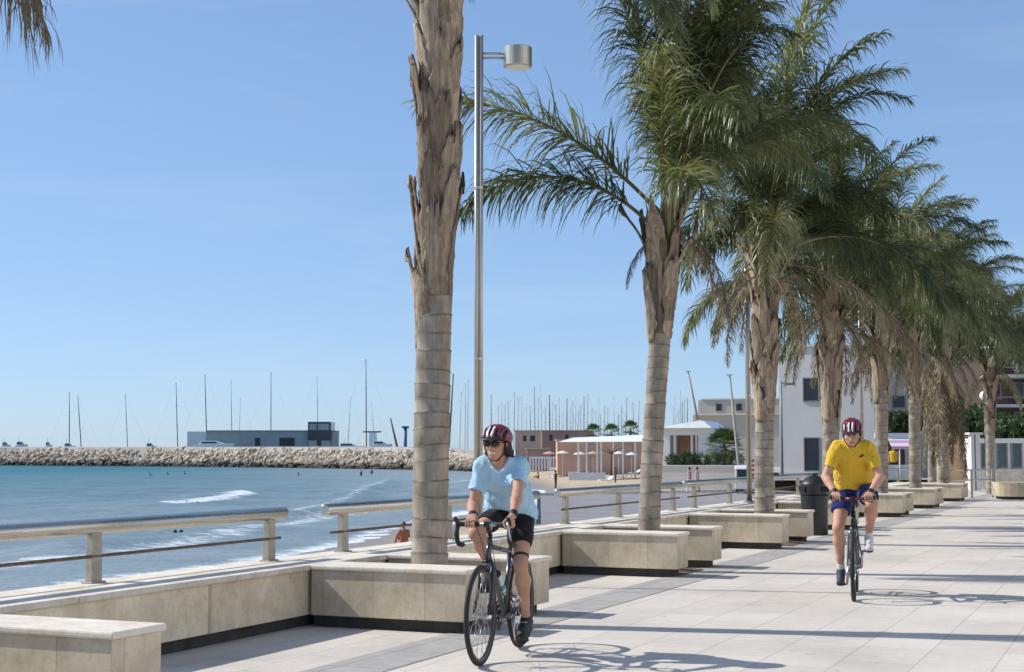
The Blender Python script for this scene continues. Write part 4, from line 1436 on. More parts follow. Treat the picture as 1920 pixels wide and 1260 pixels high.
# ------------------------------------------------------------------ marina
def sailboat(label, base, top, Y, group, thick=.11, pale=False, furl=True, blue=False):
    """base, top: where the mast foot and head stand in the view; the boat floats at sea level below"""
    p, q = at(*base, Y), at(*top, Y)
    o = thing('sailboat', label, 'sailboat', (p.x, p.y, SEA_Z), 0, group)
    ln = max(8.0, (q.z - SEA_Z) * .75)
    rx = q.x - p.x
    mb = MB()
    sec = [(-.5, .30, 1.15), (-.25, .95, 1.05), (.1, 1.0, 1.1), (.35, .55, 1.25), (.5, .03, 1.4)]
    rows = []
    wd = ln * .15
    for f, w, zz in sec:
        rows.append([(f * ln, -w * wd, zz), (f * ln, -w * wd * .7, .1), (f * ln, 0, -.3), (f * ln, w * wd * .7, .1), (f * ln, w * wd, zz)])
    vs = [v for r_ in rows for v in r_]
    fs = []
    for i in range(4):
        for j in range(4):
            a_ = i * 5 + j
            fs.append((a_, a_ + 5, a_ + 6, a_ + 1))
        fs.append((i * 5 + 4, i * 5 + 9, i * 5 + 5, i * 5))
    fs += [(0, 1, 2, 3, 4), (24, 23, 22, 21, 20)]
    mb.add(vs, fs); mb.build('hull', M['hullblue' if blue else 'hull'], o)
    mb = MB(); mb.span((-.12 * ln, -wd * .5, 1.12), (.2 * ln, wd * .5, 1.65)); mb.build('cabin', M['hull'], o, .1)
    mast = M['mastpale' if pale else 'mast']
    hz0 = q.z - SEA_Z
    zfoot = 1.2
    # mast line: keeps the lean between the two view points
    kx = rx / max(.1, (q.z - p.z))
    foot = Vector((kx * (zfoot + SEA_Z - p.z), 0, zfoot)); head = Vector((rx, 0, hz0))
    mb = MB(); mb.tube([foot, foot.lerp(head, .6), head], [thick * 1.5, thick * 1.3, thick * .9], 6); mb.build('mast', mast, o)
    mb = MB(); mb.bar(foot + Vector((0, 0, 1.2)), foot + Vector((-ln * .42, 0, 1.35)), .16 if furl else .08, 6); mb.build('boom', M['canvas'] if furl else mast, o)
    for f in (.45, .7):
        mb = MB(); c_ = foot.lerp(head, f); mb.bar(c_ - Vector((.4, .4, 0)), c_ + Vector((.4, .4, 0)), .035, 4); mb.build('spreader', mast, o)
    mb = MB(); mb.bar(Vector((ln * .48, 0, 1.4)), head, .011, 4); mb.build('stay', mast, o)
    mb = MB(); mb.bar(Vector((-ln * .49, 0, 1.2)), head, .011, 4); mb.build('stay', mast, o)
    return o


boats = [(130, 130, 735, .12, 0, 'sailboat with a dark mast, leftmost of the tall masts over the breakwater'), (152, 146, 742, .12, 0, 'sailboat with a slightly leaning mast, second from the left over the breakwater'),
         (239, 235, 738, .09, 0, 'sailboat with a thin lone mast above the middle of the left breakwater'), (333, 330, 717, .11, 0, 'sailboat mast standing just left of the low grey harbour building'),
         (388, 384, 702, .13, 0, 'sailboat with a tall dark mast at the left end of the harbour building'), (435, 433, 713, .09, 1, 'sailboat with a pale mast over the harbour building roof'),
         (448, 451, 745, .06, 1, 'small sailboat with a short thin mast beside a pale mast over the harbour building'), (508, 508, 697, .11, 0, 'sailboat with a tall mast over the middle of the harbour building'),
         (597, 594, 705, .09, 1, 'sailboat mast standing in front of the square dark tower'), (652, 658, 743, .07, 1, 'sailboat with a thin pale mast right of the square tower'),
         (687, 686, 673, .13, 0, 'sailboat with the tallest mast, left of the big palm trunk'), (703, 696, 755, .06, 1, 'small sailboat with a thin mast right of the tallest mast'),
         (842, 850, 700, .22, 0, 'sailboat with a thick dark leaning mast just right of the big palm trunk'), (862, 865, 735, .08, 1, 'sailboat with a pale thin mast between the big palm and the lamp pole'),
         (872, 873, 718, .08, 1, 'sailboat with a pale mast close beside the lamp pole'), (877, 878, 712, .08, 1, 'sailboat with the mast nearest the left of the lamp pole')]
for bx, tx, ty, th, pale, lb in boats:
    sailboat(lb, (bx, 835), (tx, ty), 505 + (bx * 7) % 40, 'sailboats behind the breakwater', th, bool(pale), blue=(bx % 3 == 0))
cluster = [(921, 921, 740, .08), (941, 941, 755, .06), (947, 947, 757, .06), (964, 965, 735, .06), (979, 978, 742, .06), (995, 994, 760, .07), (1003, 1002, 725, .08), (1016, 1013, 720, .06), (1031, 1030, 740, .13), (1043, 1042, 757, .08),
           (1049, 1048, 745, .07), (1063, 1063, 747, .12), (1074, 1074, 752, .07), (1083, 1085, 770, .09), (1095, 1095, 743, .10), (1110, 1110, 765, .06), (1117, 1117, 770, .07), (1126, 1126, 778, .06), (1160, 1160, 777, .09), (1168, 1167, 770, .06),
           (1173, 1176, 745, .07), (1196, 1199, 752, .06), *[(x, x + (x * 7 % 3) - 1, 738 + (x * 13) % 38, .055) for x in (934, 954, 971, 987, 1009, 1022, 1036, 1055, 1069, 1079, 1089, 1102, 1123, 1133, 1139, 1152, 1165, 1188, 1266, 1271, 1284)], (1275, 1276, 732, .06), (1279, 1279, 753, .09), (1289, 1289, 747, .09), (1262, 1262, 760, .05)]
for i, (bx, tx, ty, th) in enumerate(cluster):
    sailboat('bare sailboat mast in the crowded marina right of the lamp pole', (bx, 812), (tx, ty), 470 + (i * 37) % 90, 'masts crowded in the marina', th * 1.15, i % 3 == 1)

M['yglass'] = simple('yacht_window', (.03, .04, .07), .2)


def motor_yacht(label, px0, px1, ytop, Y):
    a, c = at(px0, 836, Y), at(px1, 836, Y)
    ln = c.x - a.x
    o = thing('motor_yacht', label, 'motor yacht', ((a.x + c.x) / 2, Y, SEA_Z), 0, 'motor yachts behind the breakwater')
    zt = at(px0, ytop, Y).z - SEA_Z
    hd = zt - 2.2
    mb = MB()
    prof = [(-.5, 0), (-.5, hd), (.5, hd + .5), (.34, 0)]
    w = ln * .13
    vs = [(x * ln, -w, z) for x, z in prof] + [(x * ln, w, z) for x, z in prof]
    mb.add(vs, [(0, 3, 2, 1), (4, 5, 6, 7), (0, 1, 5, 4), (1, 2, 6, 5), (2, 3, 7, 6), (3, 0, 4, 7)]); mb.build('hull', M['hull'], o, .1)
    mb = MB(); prof = [(-.4, hd + .02), (-.34, zt - .8), (.02, zt - .8), (.26, hd + .4)]
    vs = [(x * ln, -w * .7, z) for x, z in prof] + [(x * ln, w * .7, z) for x, z in prof]
    mb.add(vs, [(0, 3, 2, 1), (4, 5, 6, 7), (0, 1, 5, 4), (1, 2, 6, 5), (2, 3, 7, 6), (3, 0, 4, 7)]); mb.build('cabin', M['hull'], o, .1)
    mb = MB(); mb.span((-.32 * ln, -w * .74, hd + .55), (.06 * ln, w * .74, hd + 1.05)); mb.build('window_band', M['yglass'], o)
    mb = MB(); mb.bar((-.2 * ln, 0, zt - .8), (-.22 * ln, 0, zt + .8), .06, 5); mb.build('antenna', M['mastpale'], o)


for px0, px1, yt, lb in ((2, 20, 824, 'white motor yacht over the breakwater, at the left edge'), (28, 52, 823, 'white motor yacht second from the left edge, over the breakwater'), (84, 98, 824, 'white motor boat left of the leftmost tall mast'),
                         (118, 142, 826, 'dark white motor boat under the leftmost tall mast'), (272, 294, 826, 'small motor boat alone over the middle of the left breakwater'), (366, 440, 822, 'long white motor yacht before the harbour building'),
                         (630, 684, 826, 'white motor yacht right of the square tower'), (694, 736, 822, 'white motor yacht with a raised bridge left of the dark crane')):
    motor_yacht(lb, px0, px1, yt, 492)
# gantry light pylon, crane, blue post
p = at(699, 836, 498)
o = thing('light_pylon', 'white harbour pylon with a cross bar under the tallest mast', 'pylon', (p.x, p.y, SEA_Z))
z = at(699, 811, 498).z - SEA_Z
mb = MB(); mb.span((-1.2, -.6, 0), (1.2, .6, z)); mb.build('column', M['whitepaint'], o)
mb = MB(); mb.span((-3.2, -.5, z), (2.8, .5, z + .45)); mb.build('cross_bar', M['mast'], o)
p = at(751, 836, 488); q = at(732, 784, 488)
o = thing('crane', 'dark leaning crane jib left of the big palm trunk', 'crane', (p.x, p.y, SEA_Z))
mb = MB(); mb.bar((0, 0, 1), (q.x - p.x, 0, q.z - SEA_Z), .42, 6, r2=.25); mb.build('jib', M['mast'], o)
mb = MB(); mb.span((-1.5, -1.2, 0), (2.5, 1.2, 3.0)); mb.build('cab', M['mast'], o, .1)
p = at(760, 836, 489)
o = thing('blue_post', 'blue harbour post beside the dark crane, touching the big palm trunk', 'post', (p.x, p.y, SEA_Z))
M['bluepaint'] = simple('blue_paint', (.02, .10, .28), .5)
mb = MB(); mb.bar((0, 0, 0), (0, 0, at(760, 803, 489).z - SEA_Z), .55, 8); mb.build('column', M['bluepaint'], o)
mb = MB(); mb.span((-1.1, -.8, at(760, 803, 489).z - SEA_Z), (1.1, .8, at(760, 799, 489).z - SEA_Z)); mb.build('cap', M['bluepaint'], o)

# ------------------------------------------------------------------ the town side of the promenade: unseen white blocks added to bounce sunlight back
for k, (s0, s1, hh, mt) in enumerate(((-14, 6, 12.5, 'white'), (7.5, 30, 17, 'white'), (31.5, 50, 12, 'white'))):
    o = thing('apartment_block', ['white apartment block across the promenade, outside the right edge beside the camera', 'tall white apartment block across the promenade, outside the right edge', 'white apartment block across the promenade farther on, outside the right edge'][k], 'building', st((s0 + s1) / 2, 15.0), ROT)
    w_ = (s1 - s0) / 2
    mb = MB(); mb.span((0, -w_, -.1), (9, w_, hh)); mb.build('wall', M[mt], o)
    mb = MB(); mb.span((-.3, -w_ - .2, hh + .003), (9.2, w_ + .2, hh + .35)); mb.build('roof', M['palegrey'], o)
    n_ = int((s1 - s0) / 3.2)
    for fl_ in range(int(hh / 3.1)):
        for i in range(n_):
            y_ = -w_ + (i + .5) * (2 * w_ / n_)
            mb = MB(); mb.span((-.03, y_ - .6, .9 + 3.1 * fl_), (-.004, y_ + .6, 2.4 + 3.1 * fl_)); mb.build('window', M['window'], o)
# ------------------------------------------------------------------ small vehicles, sign
M['carwhite'] = simple('car_white', (.70, .70, .70), .25, 0, .04)
M['carglass'] = simple('car_glass', (.02, .025, .03), .1)
M['tyre'] = simple('tyre_rubber', (.018, .018, .018), .8)
M['cargrey'] = simple('car_silver', (.35, .37, .40), .25, .5, .05)


def car(label, loc, rz, mat, van=False):
    o = thing('parked_car', label, 'van' if van else 'car', loc, rz)
    L_, H_ = (4.4, 1.95) if van else (4.0, 1.42)
    w = .86
    if van:
        prof = [(-2.2, .3), (-2.2, 1.7), (-2.05, 1.92), (.9, 1.92), (1.55, 1.15), (2.15, .95), (2.2, .3)]
    else:
        prof = [(-2.0, .3), (-2.0, .85), (-1.75, .95), (-1.2, 1.38), (.1, 1.42), (.85, .95), (1.85, .78), (2.0, .55), (2.0, .3)]
    n = len(prof)
    vs = [(x, -w, z) for x, z in prof] + [(x, w, z) for x, z in prof]
    mb = MB(); mb.add(vs, [tuple(range(n)), tuple(reversed(range(n, 2 * n)))] + [(i, n + i, n + (i + 1) % n, (i + 1) % n) for i in range(n)])
    mb.build('body', mat, o, .05)
    for sy in (-1, 1):
        mb = MB()
        if van:
            mb.add([(x, sy * (w + .004), z) for x, z in ((.25, 1.2), (1.3, 1.2), (.85, 1.75), (.25, 1.75))], [(0, 1, 2, 3) if sy < 0 else (3, 2, 1, 0)])
        else:
            mb.add([(x, sy * (w + .004), z) for x, z in ((-1.3, .95), (.6, .95), (.05, 1.33), (-1.1, 1.30))], [(0, 1, 2, 3) if sy < 0 else (3, 2, 1, 0)])
        mb.build('side_window', M['carglass'], o)
    mb = MB()
    a, c = (((.93, 1.86), (1.5, 1.2)) if van else ((.14, 1.38), (.80, .99)))
    off = .012
    mb.add([(a[0] + off, -.74, a[1] + off), (a[0] + off, .74, a[1] + off), (c[0] + off, .78, c[1] + off), (c[0] + off, -.78, c[1] + off)], [(0, 1, 2, 3)]); mb.build('windscreen', M['carglass'], o)
    mb = MB(); x = -2.213 if van else -2.01
    mb.add([(x, -.7, 1.1 if van else .6), (x, .7, 1.1 if van else .6), (x, .7, 1.65 if van else .82), (x, -.7, 1.65 if van else .82)], [(0, 3, 2, 1)]); mb.build('rear_window', M['carglass'], o)
    for x in (-1.3, 1.3):
        for sy in (-1, 1):
            mb = MB(); mb.lathe([(0, -.09), (.28, -.09), (.31, -.06), (.31, .06), (.28, .09), (0, .09)], (x, sy * .78, .31), 16, M=Matrix.Rotation(R(90), 3, 'X')); wh = mb.build('wheel', M['tyre'], o)
            mb = MB(); mb.lathe([(0, -.1), (.17, -.1), (.17, .1), (0, .1)], (x, sy * .783, .31), 12, M=Matrix.Rotation(R(90), 3, 'X')); mb.build('rim', M['cargrey'], wh)
    for sy in (-.6, .6):
        mb = MB(); mb.box((2.17 if van else 1.99, sy, .7 if van else .64), (.06, .3, .14)); mb.build('headlight', M['whitepaint'], o, .02)
    return o


car('white van with dark windows parked beside the second lamp pole', ground(1392, 924, -1.5) + Vector((.6, 0, 0)), R(75), M['carwhite'], True)
p = at(1417, 895, 60)
o = thing('banner_sign', 'orange red banner sign with pale lettering lines beside the third palm trunk', 'sign', (p.x, 60, 0))
M['redsign'] = simple('orange_red_sign', (.62, .12, .06), .6, 0, .1, 2)
z0, z1, zt = at(1417, 893, 60).z, at(1417, 861, 60).z, at(1417, 843, 60).z
mb = MB(); mb.span((-.32, -.02, z0), (.42, .02, z1)); mb.build('red_panel', M['redsign'], o)
mb = MB(); mb.span((-.32, -.02, z1 + .003), (.42, .02, zt)); mb.build('white_panel', M['whitepaint'], o)
for i in range(3):
    mb = MB(); mb.span((-.2, -.026, z0 + .12 + .18 * i), (.25 - .08 * i, -.021, z0 + .2 + .18 * i)); mb.build('lettering_line', M['whitepaint'], o)
for x in (-.33, .43):
    mb = MB(); mb.bar((x, 0, 0), (x, 0, zt), .03, 6); mb.build('post', M['channel'], o)
# ------------------------------------------------------------------ smooth solids from distance fields (people, clothes)
class Field:
    def __init__(self, lo, hi, h):
        self.lo = np.array(lo, float); self.h = h
        self.n = np.ceil((np.array(hi) - self.lo) / h).astype(int) + 1
        self.f = np.full(self.n, .5, np.float32)

    def win(self, lo, hi):
        a = np.clip(np.floor((np.array(lo) - self.lo) / self.h).astype(int), 0, self.n - 1)
        b = np.clip(np.ceil((np.array(hi) - self.lo) / self.h).astype(int) + 1, 1, self.n)
        if np.any(b <= a):
            return None, None
        ax = [(self.lo[i] + self.h * np.arange(a[i], b[i])).astype(np.float32) for i in range(3)]
        return tuple(slice(a[i], b[i]) for i in range(3)), np.stack(np.meshgrid(*ax, indexing='ij'), -1)

    def put(self, sl, d, k, op):
        g = self.f[sl]
        if op == 'sub':
            h = np.clip(.5 - .5 * (g + d) / k, 0, 1)
            self.f[sl] = g * (1 - h) + (-d) * h + k * h * (1 - h)
        else:
            h = np.clip(.5 + .5 * (d - g) / k, 0, 1)
            self.f[sl] = d * (1 - h) + g * h - k * h * (1 - h)

    def cap(self, a, b, ra, rb, k=.02, sy=1.0, op='add', grow=0.0):
        a, b = np.array(a, float), np.array(b, float)
        ra, rb = ra + grow, rb + grow
        m = max(ra, rb) * max(1, sy) + k + .05
        sl, P = self.win(np.minimum(a, b) - m, np.maximum(a, b) + m)
        if sl is None:
            return self
        S = np.array([1, 1 / sy, 1], np.float32)
        cy = (a[1] + b[1]) / 2
        off = np.array([0, cy, 0])
        A, B, Q = (a - off) * S, (b - off) * S, (P - off.astype(np.float32)) * S
        ba = B - A
        t = np.clip(((Q - A) @ ba) / max(1e-9, ba @ ba), 0, 1)
        d = np.linalg.norm(Q - A - t[..., None] * ba, axis=-1) - (ra + (rb - ra) * t)
        self.put(sl, d.astype(np.float32), k, op)
        return self

    def ell(self, c, r, rot=None, k=.02, op='add', grow=0.0):
        c, r = np.array(c, float), np.array(r, float) + grow
        m = r.max() + k + .05
        sl, P = self.win(c - m, c + m)
        if sl is None:
            return self
        Q = P - c.astype(np.float32)
        if rot is not None:
            Q = Q @ np.array(rot, np.float32)
        k0 = np.linalg.norm(Q / r, axis=-1); k1 = np.linalg.norm(Q / r ** 2, axis=-1)
        d = np.where(k1 > 1e-6, k0 * (k0 - 1) / np.maximum(k1, 1e-6), -r.min())
        self.put(sl, d.astype(np.float32), k, op)
        return self

    def all(self):
        ax = [(self.lo[i] + self.h * np.arange(self.n[i])).astype(np.float32) for i in range(3)]
        return np.meshgrid(*ax, indexing='ij', sparse=True)

    def cut(self, p, nrm):
        """remove everything on the side the normal points to"""
        X, Y, Z = self.all()
        nrm = np.array(nrm, float); nrm /= np.linalg.norm(nrm)
        d = (X - p[0]) * nrm[0] + (Y - p[1]) * nrm[1] + (Z - p[2]) * nrm[2]
        self.f = np.maximum(self.f, d.astype(np.float32))
        return self

    def ripple(self, amp, fx, fy, fz, ph=0):
        X, Y, Z = self.all()
        self.f = self.f + (amp * np.sin(fx * X + fy * Y + fz * Z + ph + 1.5 * np.sin(9 * Y + 7 * X))).astype(np.float32)
        return self

    def hit(self, p, d, n=400, step=.002):
        p, d = np.array(p, float), np.array(d, float)
        inside = False; last = p
        for i in range(n):
            q = p + d * step * i
            ix = np.round((q - self.lo) / self.h).astype(int)
            if np.any(ix < 0) or np.any(ix >= self.n):
                break
            if self.f[tuple(ix)] < 0:
                return q
        return last

    def mesh(self, name, mats, parent=None, pick=None):
        f, n = self.f, self.n
        s = f < 0
        s[0], s[-1], s[:, 0], s[:, -1], s[:, :, 0], s[:, :, -1] = (False,) * 6
        f = np.where(s, np.minimum(f, -1e-6), np.maximum(f, 1e-6))
        c = np.zeros(n - 1, np.uint8)
        for dx in (0, 1):
            for dy in (0, 1):
                for dz in (0, 1):
                    c += s[dx:n[0] - 1 + dx, dy:n[1] - 1 + dy, dz:n[2] - 1 + dz]
        act = (c > 0) & (c < 8)
        co = np.argwhere(act)
        idx = np.full(n - 1, -1, np.int64); idx[act] = np.arange(len(co))
        acc = np.zeros((len(co), 3)); cnt = np.zeros(len(co))
        corners = [(x, y, z) for x in (0, 1) for y in (0, 1) for z in (0, 1)]
        for a in corners:
            for ax in range(3):
                if a[ax]:
                    continue
                b = list(a); b[ax] = 1
                fa = f[co[:, 0] + a[0], co[:, 1] + a[1], co[:, 2] + a[2]]; fb = f[co[:, 0] + b[0], co[:, 1] + b[1], co[:, 2] + b[2]]
                m = (fa < 0) != (fb < 0)
                t = fa[m] / (fa[m] - fb[m])
                p = np.array(a, float)[None].repeat(m.sum(), 0); p[:, ax] += t
                acc[m] += p; cnt[m] += 1
        V = self.lo + self.h * (co + acc / cnt[:, None])
        F = []
        for ax in range(3):
            sl0 = [slice(1, n[i] - 1) for i in range(3)]; sl1 = list(sl0)
            sl0[ax] = slice(0, n[ax] - 1); sl1[ax] = slice(1, n[ax])
            a, b = s[tuple(sl0)], s[tuple(sl1)]
            for flip in (False, True):
                e = np.argwhere((a & ~b) if not flip else (~a & b))
                if not len(e):
                    continue
                e = e + np.array([0 if i == ax else 1 for i in range(3)])
                u, v = [(1, 2), (2, 0), (0, 1)][ax]
                def cell(du, dv):
                    q = e.copy(); q[:, u] += du; q[:, v] += dv
                    return idx[q[:, 0], q[:, 1], q[:, 2]]
                quad = np.stack([cell(-1, -1), cell(0, -1), cell(0, 0), cell(-1, 0)], 1)
                F.append(quad if not flip else quad[:, ::-1])
        F = np.concatenate(F)
        F = F[(F >= 0).all(1)]
        mi = None
        if pick is not None:
            mi = pick(V[F].mean(1))
        return mesh_obj(name, V, F, mats, parent, mi, True)


def ik(a, c, l1, l2, pole):
    a, c = Vector(a), Vector(c)
    d = c - a
    L_ = min(d.length, (l1 + l2) * .999)
    u = d.normalized()
    x = (l1 * l1 - l2 * l2 + L_ * L_) / (2 * L_)
    h = math.sqrt(max(0, l1 * l1 - x * x))
    p = Vector(pole); p = (p - u * p.dot(u)).normalized()
    return a + u * x + p * h


def skin_material(name, col):
    m, nt, b, N, L = new_mat(name)
    n1 = tex_noise(nt, 9, 4, .6, coords(nt))
    r = ramp(nt, n1.outputs[0], [(.3, tuple(c * .86 for c in col)), (.7, tuple(min(1, c * 1.1) for c in col))])
    L.new(r.outputs[0], b.inputs['Base Color'])
    b.inputs['Roughness'].default_value = .62
    b.inputs['Specular IOR Level'].default_value = .3
    b.inputs['Subsurface Weight'].default_value = .12
    b.inputs['Subsurface Radius'].default_value = (.012, .005, .003)
    return m


def cloth_material(name, col, scale=9):
    m, nt, b, N, L = new_mat(name)
    n1 = tex_noise(nt, scale, 4, .6, coords(nt, (1, 1, .6)), .5)
    r = ramp(nt, n1.outputs[0], [(.3, tuple(c * .88 for c in col)), (.7, tuple(min(1, c * 1.06) for c in col))])
    L.new(r.outputs[0], b.inputs['Base Color'])
    b.inputs['Roughness'].default_value = .95
    b.inputs['Specular IOR Level'].default_value = .12
    b.inputs['Sheen Weight'].default_value = .15
    n2 = tex_noise(nt, 1.0, 3, .5, coords(nt, (11, 11, 7)), 1.2)
    bump(nt, b, n2.outputs[0], .8, .03)
    return m


M['skin_w'] = skin_material('skin_tanned', (.50, .275, .185))
M['skin_m'] = skin_material('skin_ruddy', (.52, .285, .20))
M['lip'] = simple('lips', (.36, .12, .10), .45)
M['teeth'] = simple('teeth', (.75, .70, .62), .3)
M['brow'] = simple('brow_hair', (.07, .045, .03), .8)
M['eyewhite'] = simple('eye', (.05, .04, .035), .2)
M['hair_w'] = simple('dark_brown_hair', (.035, .02, .013), .5, 0, .5, 60, .6, .01)
M['hair_m'] = simple('grey_brown_hair', (.12, .09, .07), .6, 0, .4, 60, .6, .01)
M['blueshirt'] = cloth_material('light_blue_jersey', (.40, .60, .73))
M['yellowshirt'] = cloth_material('yellow_polo_cloth', (.70, .445, .04))
M['whitetrim'] = cloth_material('white_trim', (.74, .76, .78))
M['blackshorts'] = cloth_material('black_lycra', (.014, .014, .016))
M['navy'] = cloth_material('navy_shorts_cloth', (.022, .03, .14))
M['black'] = simple('matt_black', (.012, .012, .013), .6, 0, .3, 10)
M['helmetred'] = simple('helmet_maroon', (.17, .012, .03), .3, 0, .15, 4)
M['helmetwhite'] = simple('helmet_white', (.74, .72, .72), .3, 0, .05)
M['helmetgrey'] = simple('helmet_silver', (.32, .30, .32), .3, 0, .1)
M['foamdark'] = simple('helmet_padding_dark', (.012, .016, .014), .8)
M['visor'] = simple('dark_visor', (.012, .022, .017), .4)
M['lens'] = simple('sunglass_lens', (.03, .008, .006), .08, 0, .2)
M['strap'] = simple('black_webbing', (.012, .01, .011), .7)
M['shoewhite'] = simple('white_shoe', (.55, .54, .53), .6, 0, .1, 9)
M['shoedark'] = simple('dark_blue_shoe', (.022, .03, .045), .6, 0, .3, 9)
M['sole'] = simple('shoe_sole', (.02, .02, .02), .8)
M['sock'] = cloth_material('white_sock', (.68, .67, .66))
M['emblem'] = simple('dark_red_emblem', (.23, .035, .02), .8)


def hand_prims(f, wrist, grip, axis, fwd, up, side, R0=.017, s=1.0, grow=0.0):
    """hand closed over a bar: grip = bar centre, axis = bar direction, fwd = where the fingers go over, up = away from the bar top; side = thumb side along the axis (+1/-1)"""
    W_, G = Vector(wrist), Vector(grip)
    A, Fw, U = Vector(axis).normalized(), Vector(fwd).normalized(), Vector(up).normalized()
    pt = lambda ang, rad, off: G + A * off + (Fw * math.cos(R(ang)) + U * math.sin(R(ang))) * rad
    rf = .0088 * s
    r1 = R0 + rf
    kn = pt(112, r1 + .012, 0)
    for off in (-.024 * s, 0.0, .024 * s):
        f.cap(W_ + A * off * .5, pt(115, r1 + .010, off), .021 * s, .016 * s, .012, grow=grow)
    lens = (.92, 1.05, 1.0, .8)
    for i, off in enumerate((.031, .0105, -.0105, -.031)):
        off *= side * s
        angs = [112, 62, 8 - 10 * lens[i], -50 * lens[i] - 10]
        pts = [pt(a_, r1 + (.006 if j < 2 else 0), off) for j, a_ in enumerate(angs)]
        for j in range(3):
            f.cap(pts[j], pts[j + 1], rf * (1.08 - .1 * j), rf * (1.0 - .1 * j), .004, grow=grow)
    t0 = W_.lerp(kn, .45) + A * side * .022 * s
    t1 = pt(165, r1 + .006, side * .047 * s); t2 = pt(235, r1, side * .052 * s); t3 = pt(280, r1, side * .044 * s)
    f.cap(t0, t1, .014 * s, .0105 * s, .01, grow=grow); f.cap(t1, t2, .0105 * s, .0095 * s, .005, grow=grow); f.cap(t2, t3, .0095 * s, .008 * s, .004, grow=grow)


def cyclist(D, T_loc, T_rz):
    """D: joints and colours in the bicycle's frame (x forward, y to the rider's left, z up)"""
    o = thing('person', D['label'], 'person', T_loc, T_rz)
    H = .0058
    hip, neck, sh = Vector(D['hip']), Vector(D['neck']), D['shoulder_w']
    shx = Vector(D['shoulder'])
    g = D['girth']
    hipj = {s_: hip + Vector((0, s_ * D['hip_w'], -.02)) for s_ in (1, -1)}
    shj = {s_: shx + Vector((D['twist'] * -s_, s_ * sh, 0)) for s_ in (1, -1)}
    knee = {s_: ik(hipj[s_], D['ankle'][s_], D['thigh'], D['shin'], (1, s_ * D['knee_out'], .2)) for s_ in (1, -1)}
    elbow = {s_: ik(shj[s_], D['wrist'][s_], D['uarm'], D['farm'], (-.25, s_ * D['elbow_out'], -.5)) for s_ in (1, -1)}
    spine = neck - hip
    P = lambda f: hip + spine * f
    bulge = Vector((1, 0, 0))

    def torso(F, grow=0.0):
        F.ell(hip + Vector((-.01, 0, .0)), (.125 * g, .168 * g, .125), None, .03, grow=grow)
        F.cap(P(.05), P(.38) + bulge * D['belly'], .108 * g, .102 * g, .04, 1.36, grow=grow)
        F.cap(P(.38) + bulge * D['belly'], P(.72), .102 * g, .112 * g, .04, 1.36, grow=grow)
        F.cap(P(.72), P(.93), .112 * g, .066 * g, .04, 1.5, grow=grow)
        F.cap(shj[1] + Vector((-.005, -.03, .0)), shj[-1] + Vector((-.005, .03, 0)), .055 * g, .055 * g, .04, grow=grow)
        for s_ in (1, -1):
            F.ell(shj[s_], (.058 * g, .056 * g, .058 * g), None, .03, grow=grow)
            if D['bust']:
                F.ell(P(.68) + Vector((.075, s_ * .075, -.02)), (.062, .066, .062), None, .035, grow=grow)
            F.cap(P(.97) + Vector((-.01, 0, .01)), shj[s_] + Vector((-.01, s_ * -.02, .02)), .045 * g, .036 * g, .05, grow=grow)

    lo, hi = D['bounds']
    B_ = Field(lo, hi, H)
    torso(B_)
    for s_ in (1, -1):
        a, k_, c = hipj[s_], knee[s_], Vector(D['ankle'][s_])
        B_.cap(a, a.lerp(k_, .45), .083 * g, .074 * g, .03); B_.cap(a.lerp(k_, .45), k_, .074 * g, .052 * g, .03)
        B_.ell(k_ + Vector((.006, 0, .0)), (.053 * g, .050 * g, .056 * g), None, .02)
        back = Vector((-1, 0, .25)).normalized()
        calf = k_.lerp(c, .32) + back * .016
        B_.cap(k_, calf, .047 * g, .056 * g, .025); B_.cap(calf, k_.lerp(c, .75) + back * .004, .056 * g, .036 * g, .03); B_.cap(k_.lerp(c, .72), c, .036 * g, .031, .02)
        ft = Vector(D['toe'][s_])
        B_.cap(c + Vector((-.02, 0, -.04)), c.lerp(ft, .6), .032, .022, .02)
        a, k_, c = shj[s_], elbow[s_], Vector(D['wrist'][s_])
        B_.cap(a, a.lerp(k_, .5), .050 * g, .045 * g, .03); B_.cap(a.lerp(k_, .5), k_, .045 * g, .037 * g, .02)
        B_.cap(k_, k_.lerp(c, .3), .038 * g, .040 * g, .02); B_.cap(k_.lerp(c, .3), c, .040 * g, .025 * g, .02)
        hand_prims(B_, c, *D['grip'][s_], s=D['hand_s'])
    # neck, head, face
    Rh = (Euler((0, 0, D['yaw'])).to_matrix() @ Euler((0, D['pitch'], 0)).to_matrix())
    Hc = Vector(D['head']); hs = D['head_s']
    hp = lambda x, y, z: Hc + Rh @ Vector((x, y, z)) * hs
    Rn = np.array(Rh)
    B_.cap(P(.93) + Vector((-.01, 0, 0)), hp(-.025, 0, -.05), .054 * g, .048 * g, .03)
    E = lambda c, r_, k=.012, op='add': B_.ell(hp(*c), [x * hs for x in r_], Rn, k, op)
    E((-.012, 0, .035), (.094, .074, .086)); E((.022, 0, -.03), (.066, .060, .076), .02)
    E((.045, 0, -.078), (.036, .036, .030), .02); E((.058, 0, -.092), (.020, .020, .016), .015)
    for s_ in (1, -1):
        E((.055, s_ * .033, -.022), (.026, .022, .022), .012)         # cheek
        E((.083, s_ * .031, .012), (.020, .017, .012), .008, 'sub')   # eye socket
        E((.066, s_ * .031, .011), (.014, .013, .011), .003)          # eye
        E((-.005, s_ * .074, -.005), (.018, .010, .030), .006)        # ear
    B_.cap(hp(.084, 0, .014), hp(.106, 0, -.024), .008 * hs, .012 * hs, .008); E((.094, .011, -.027), (.010, .008, .008), .006); E((.094, -.011, -.027), (.010, .008, .008), .006)
    E((.078, 0, -.052), (.017, .026, .007), .005); E((.076, 0, -.063), (.015, .022, .008), .006)
    E((.070, 0, .030), (.022, .050, .010), .012)

    Ri = Rn.T

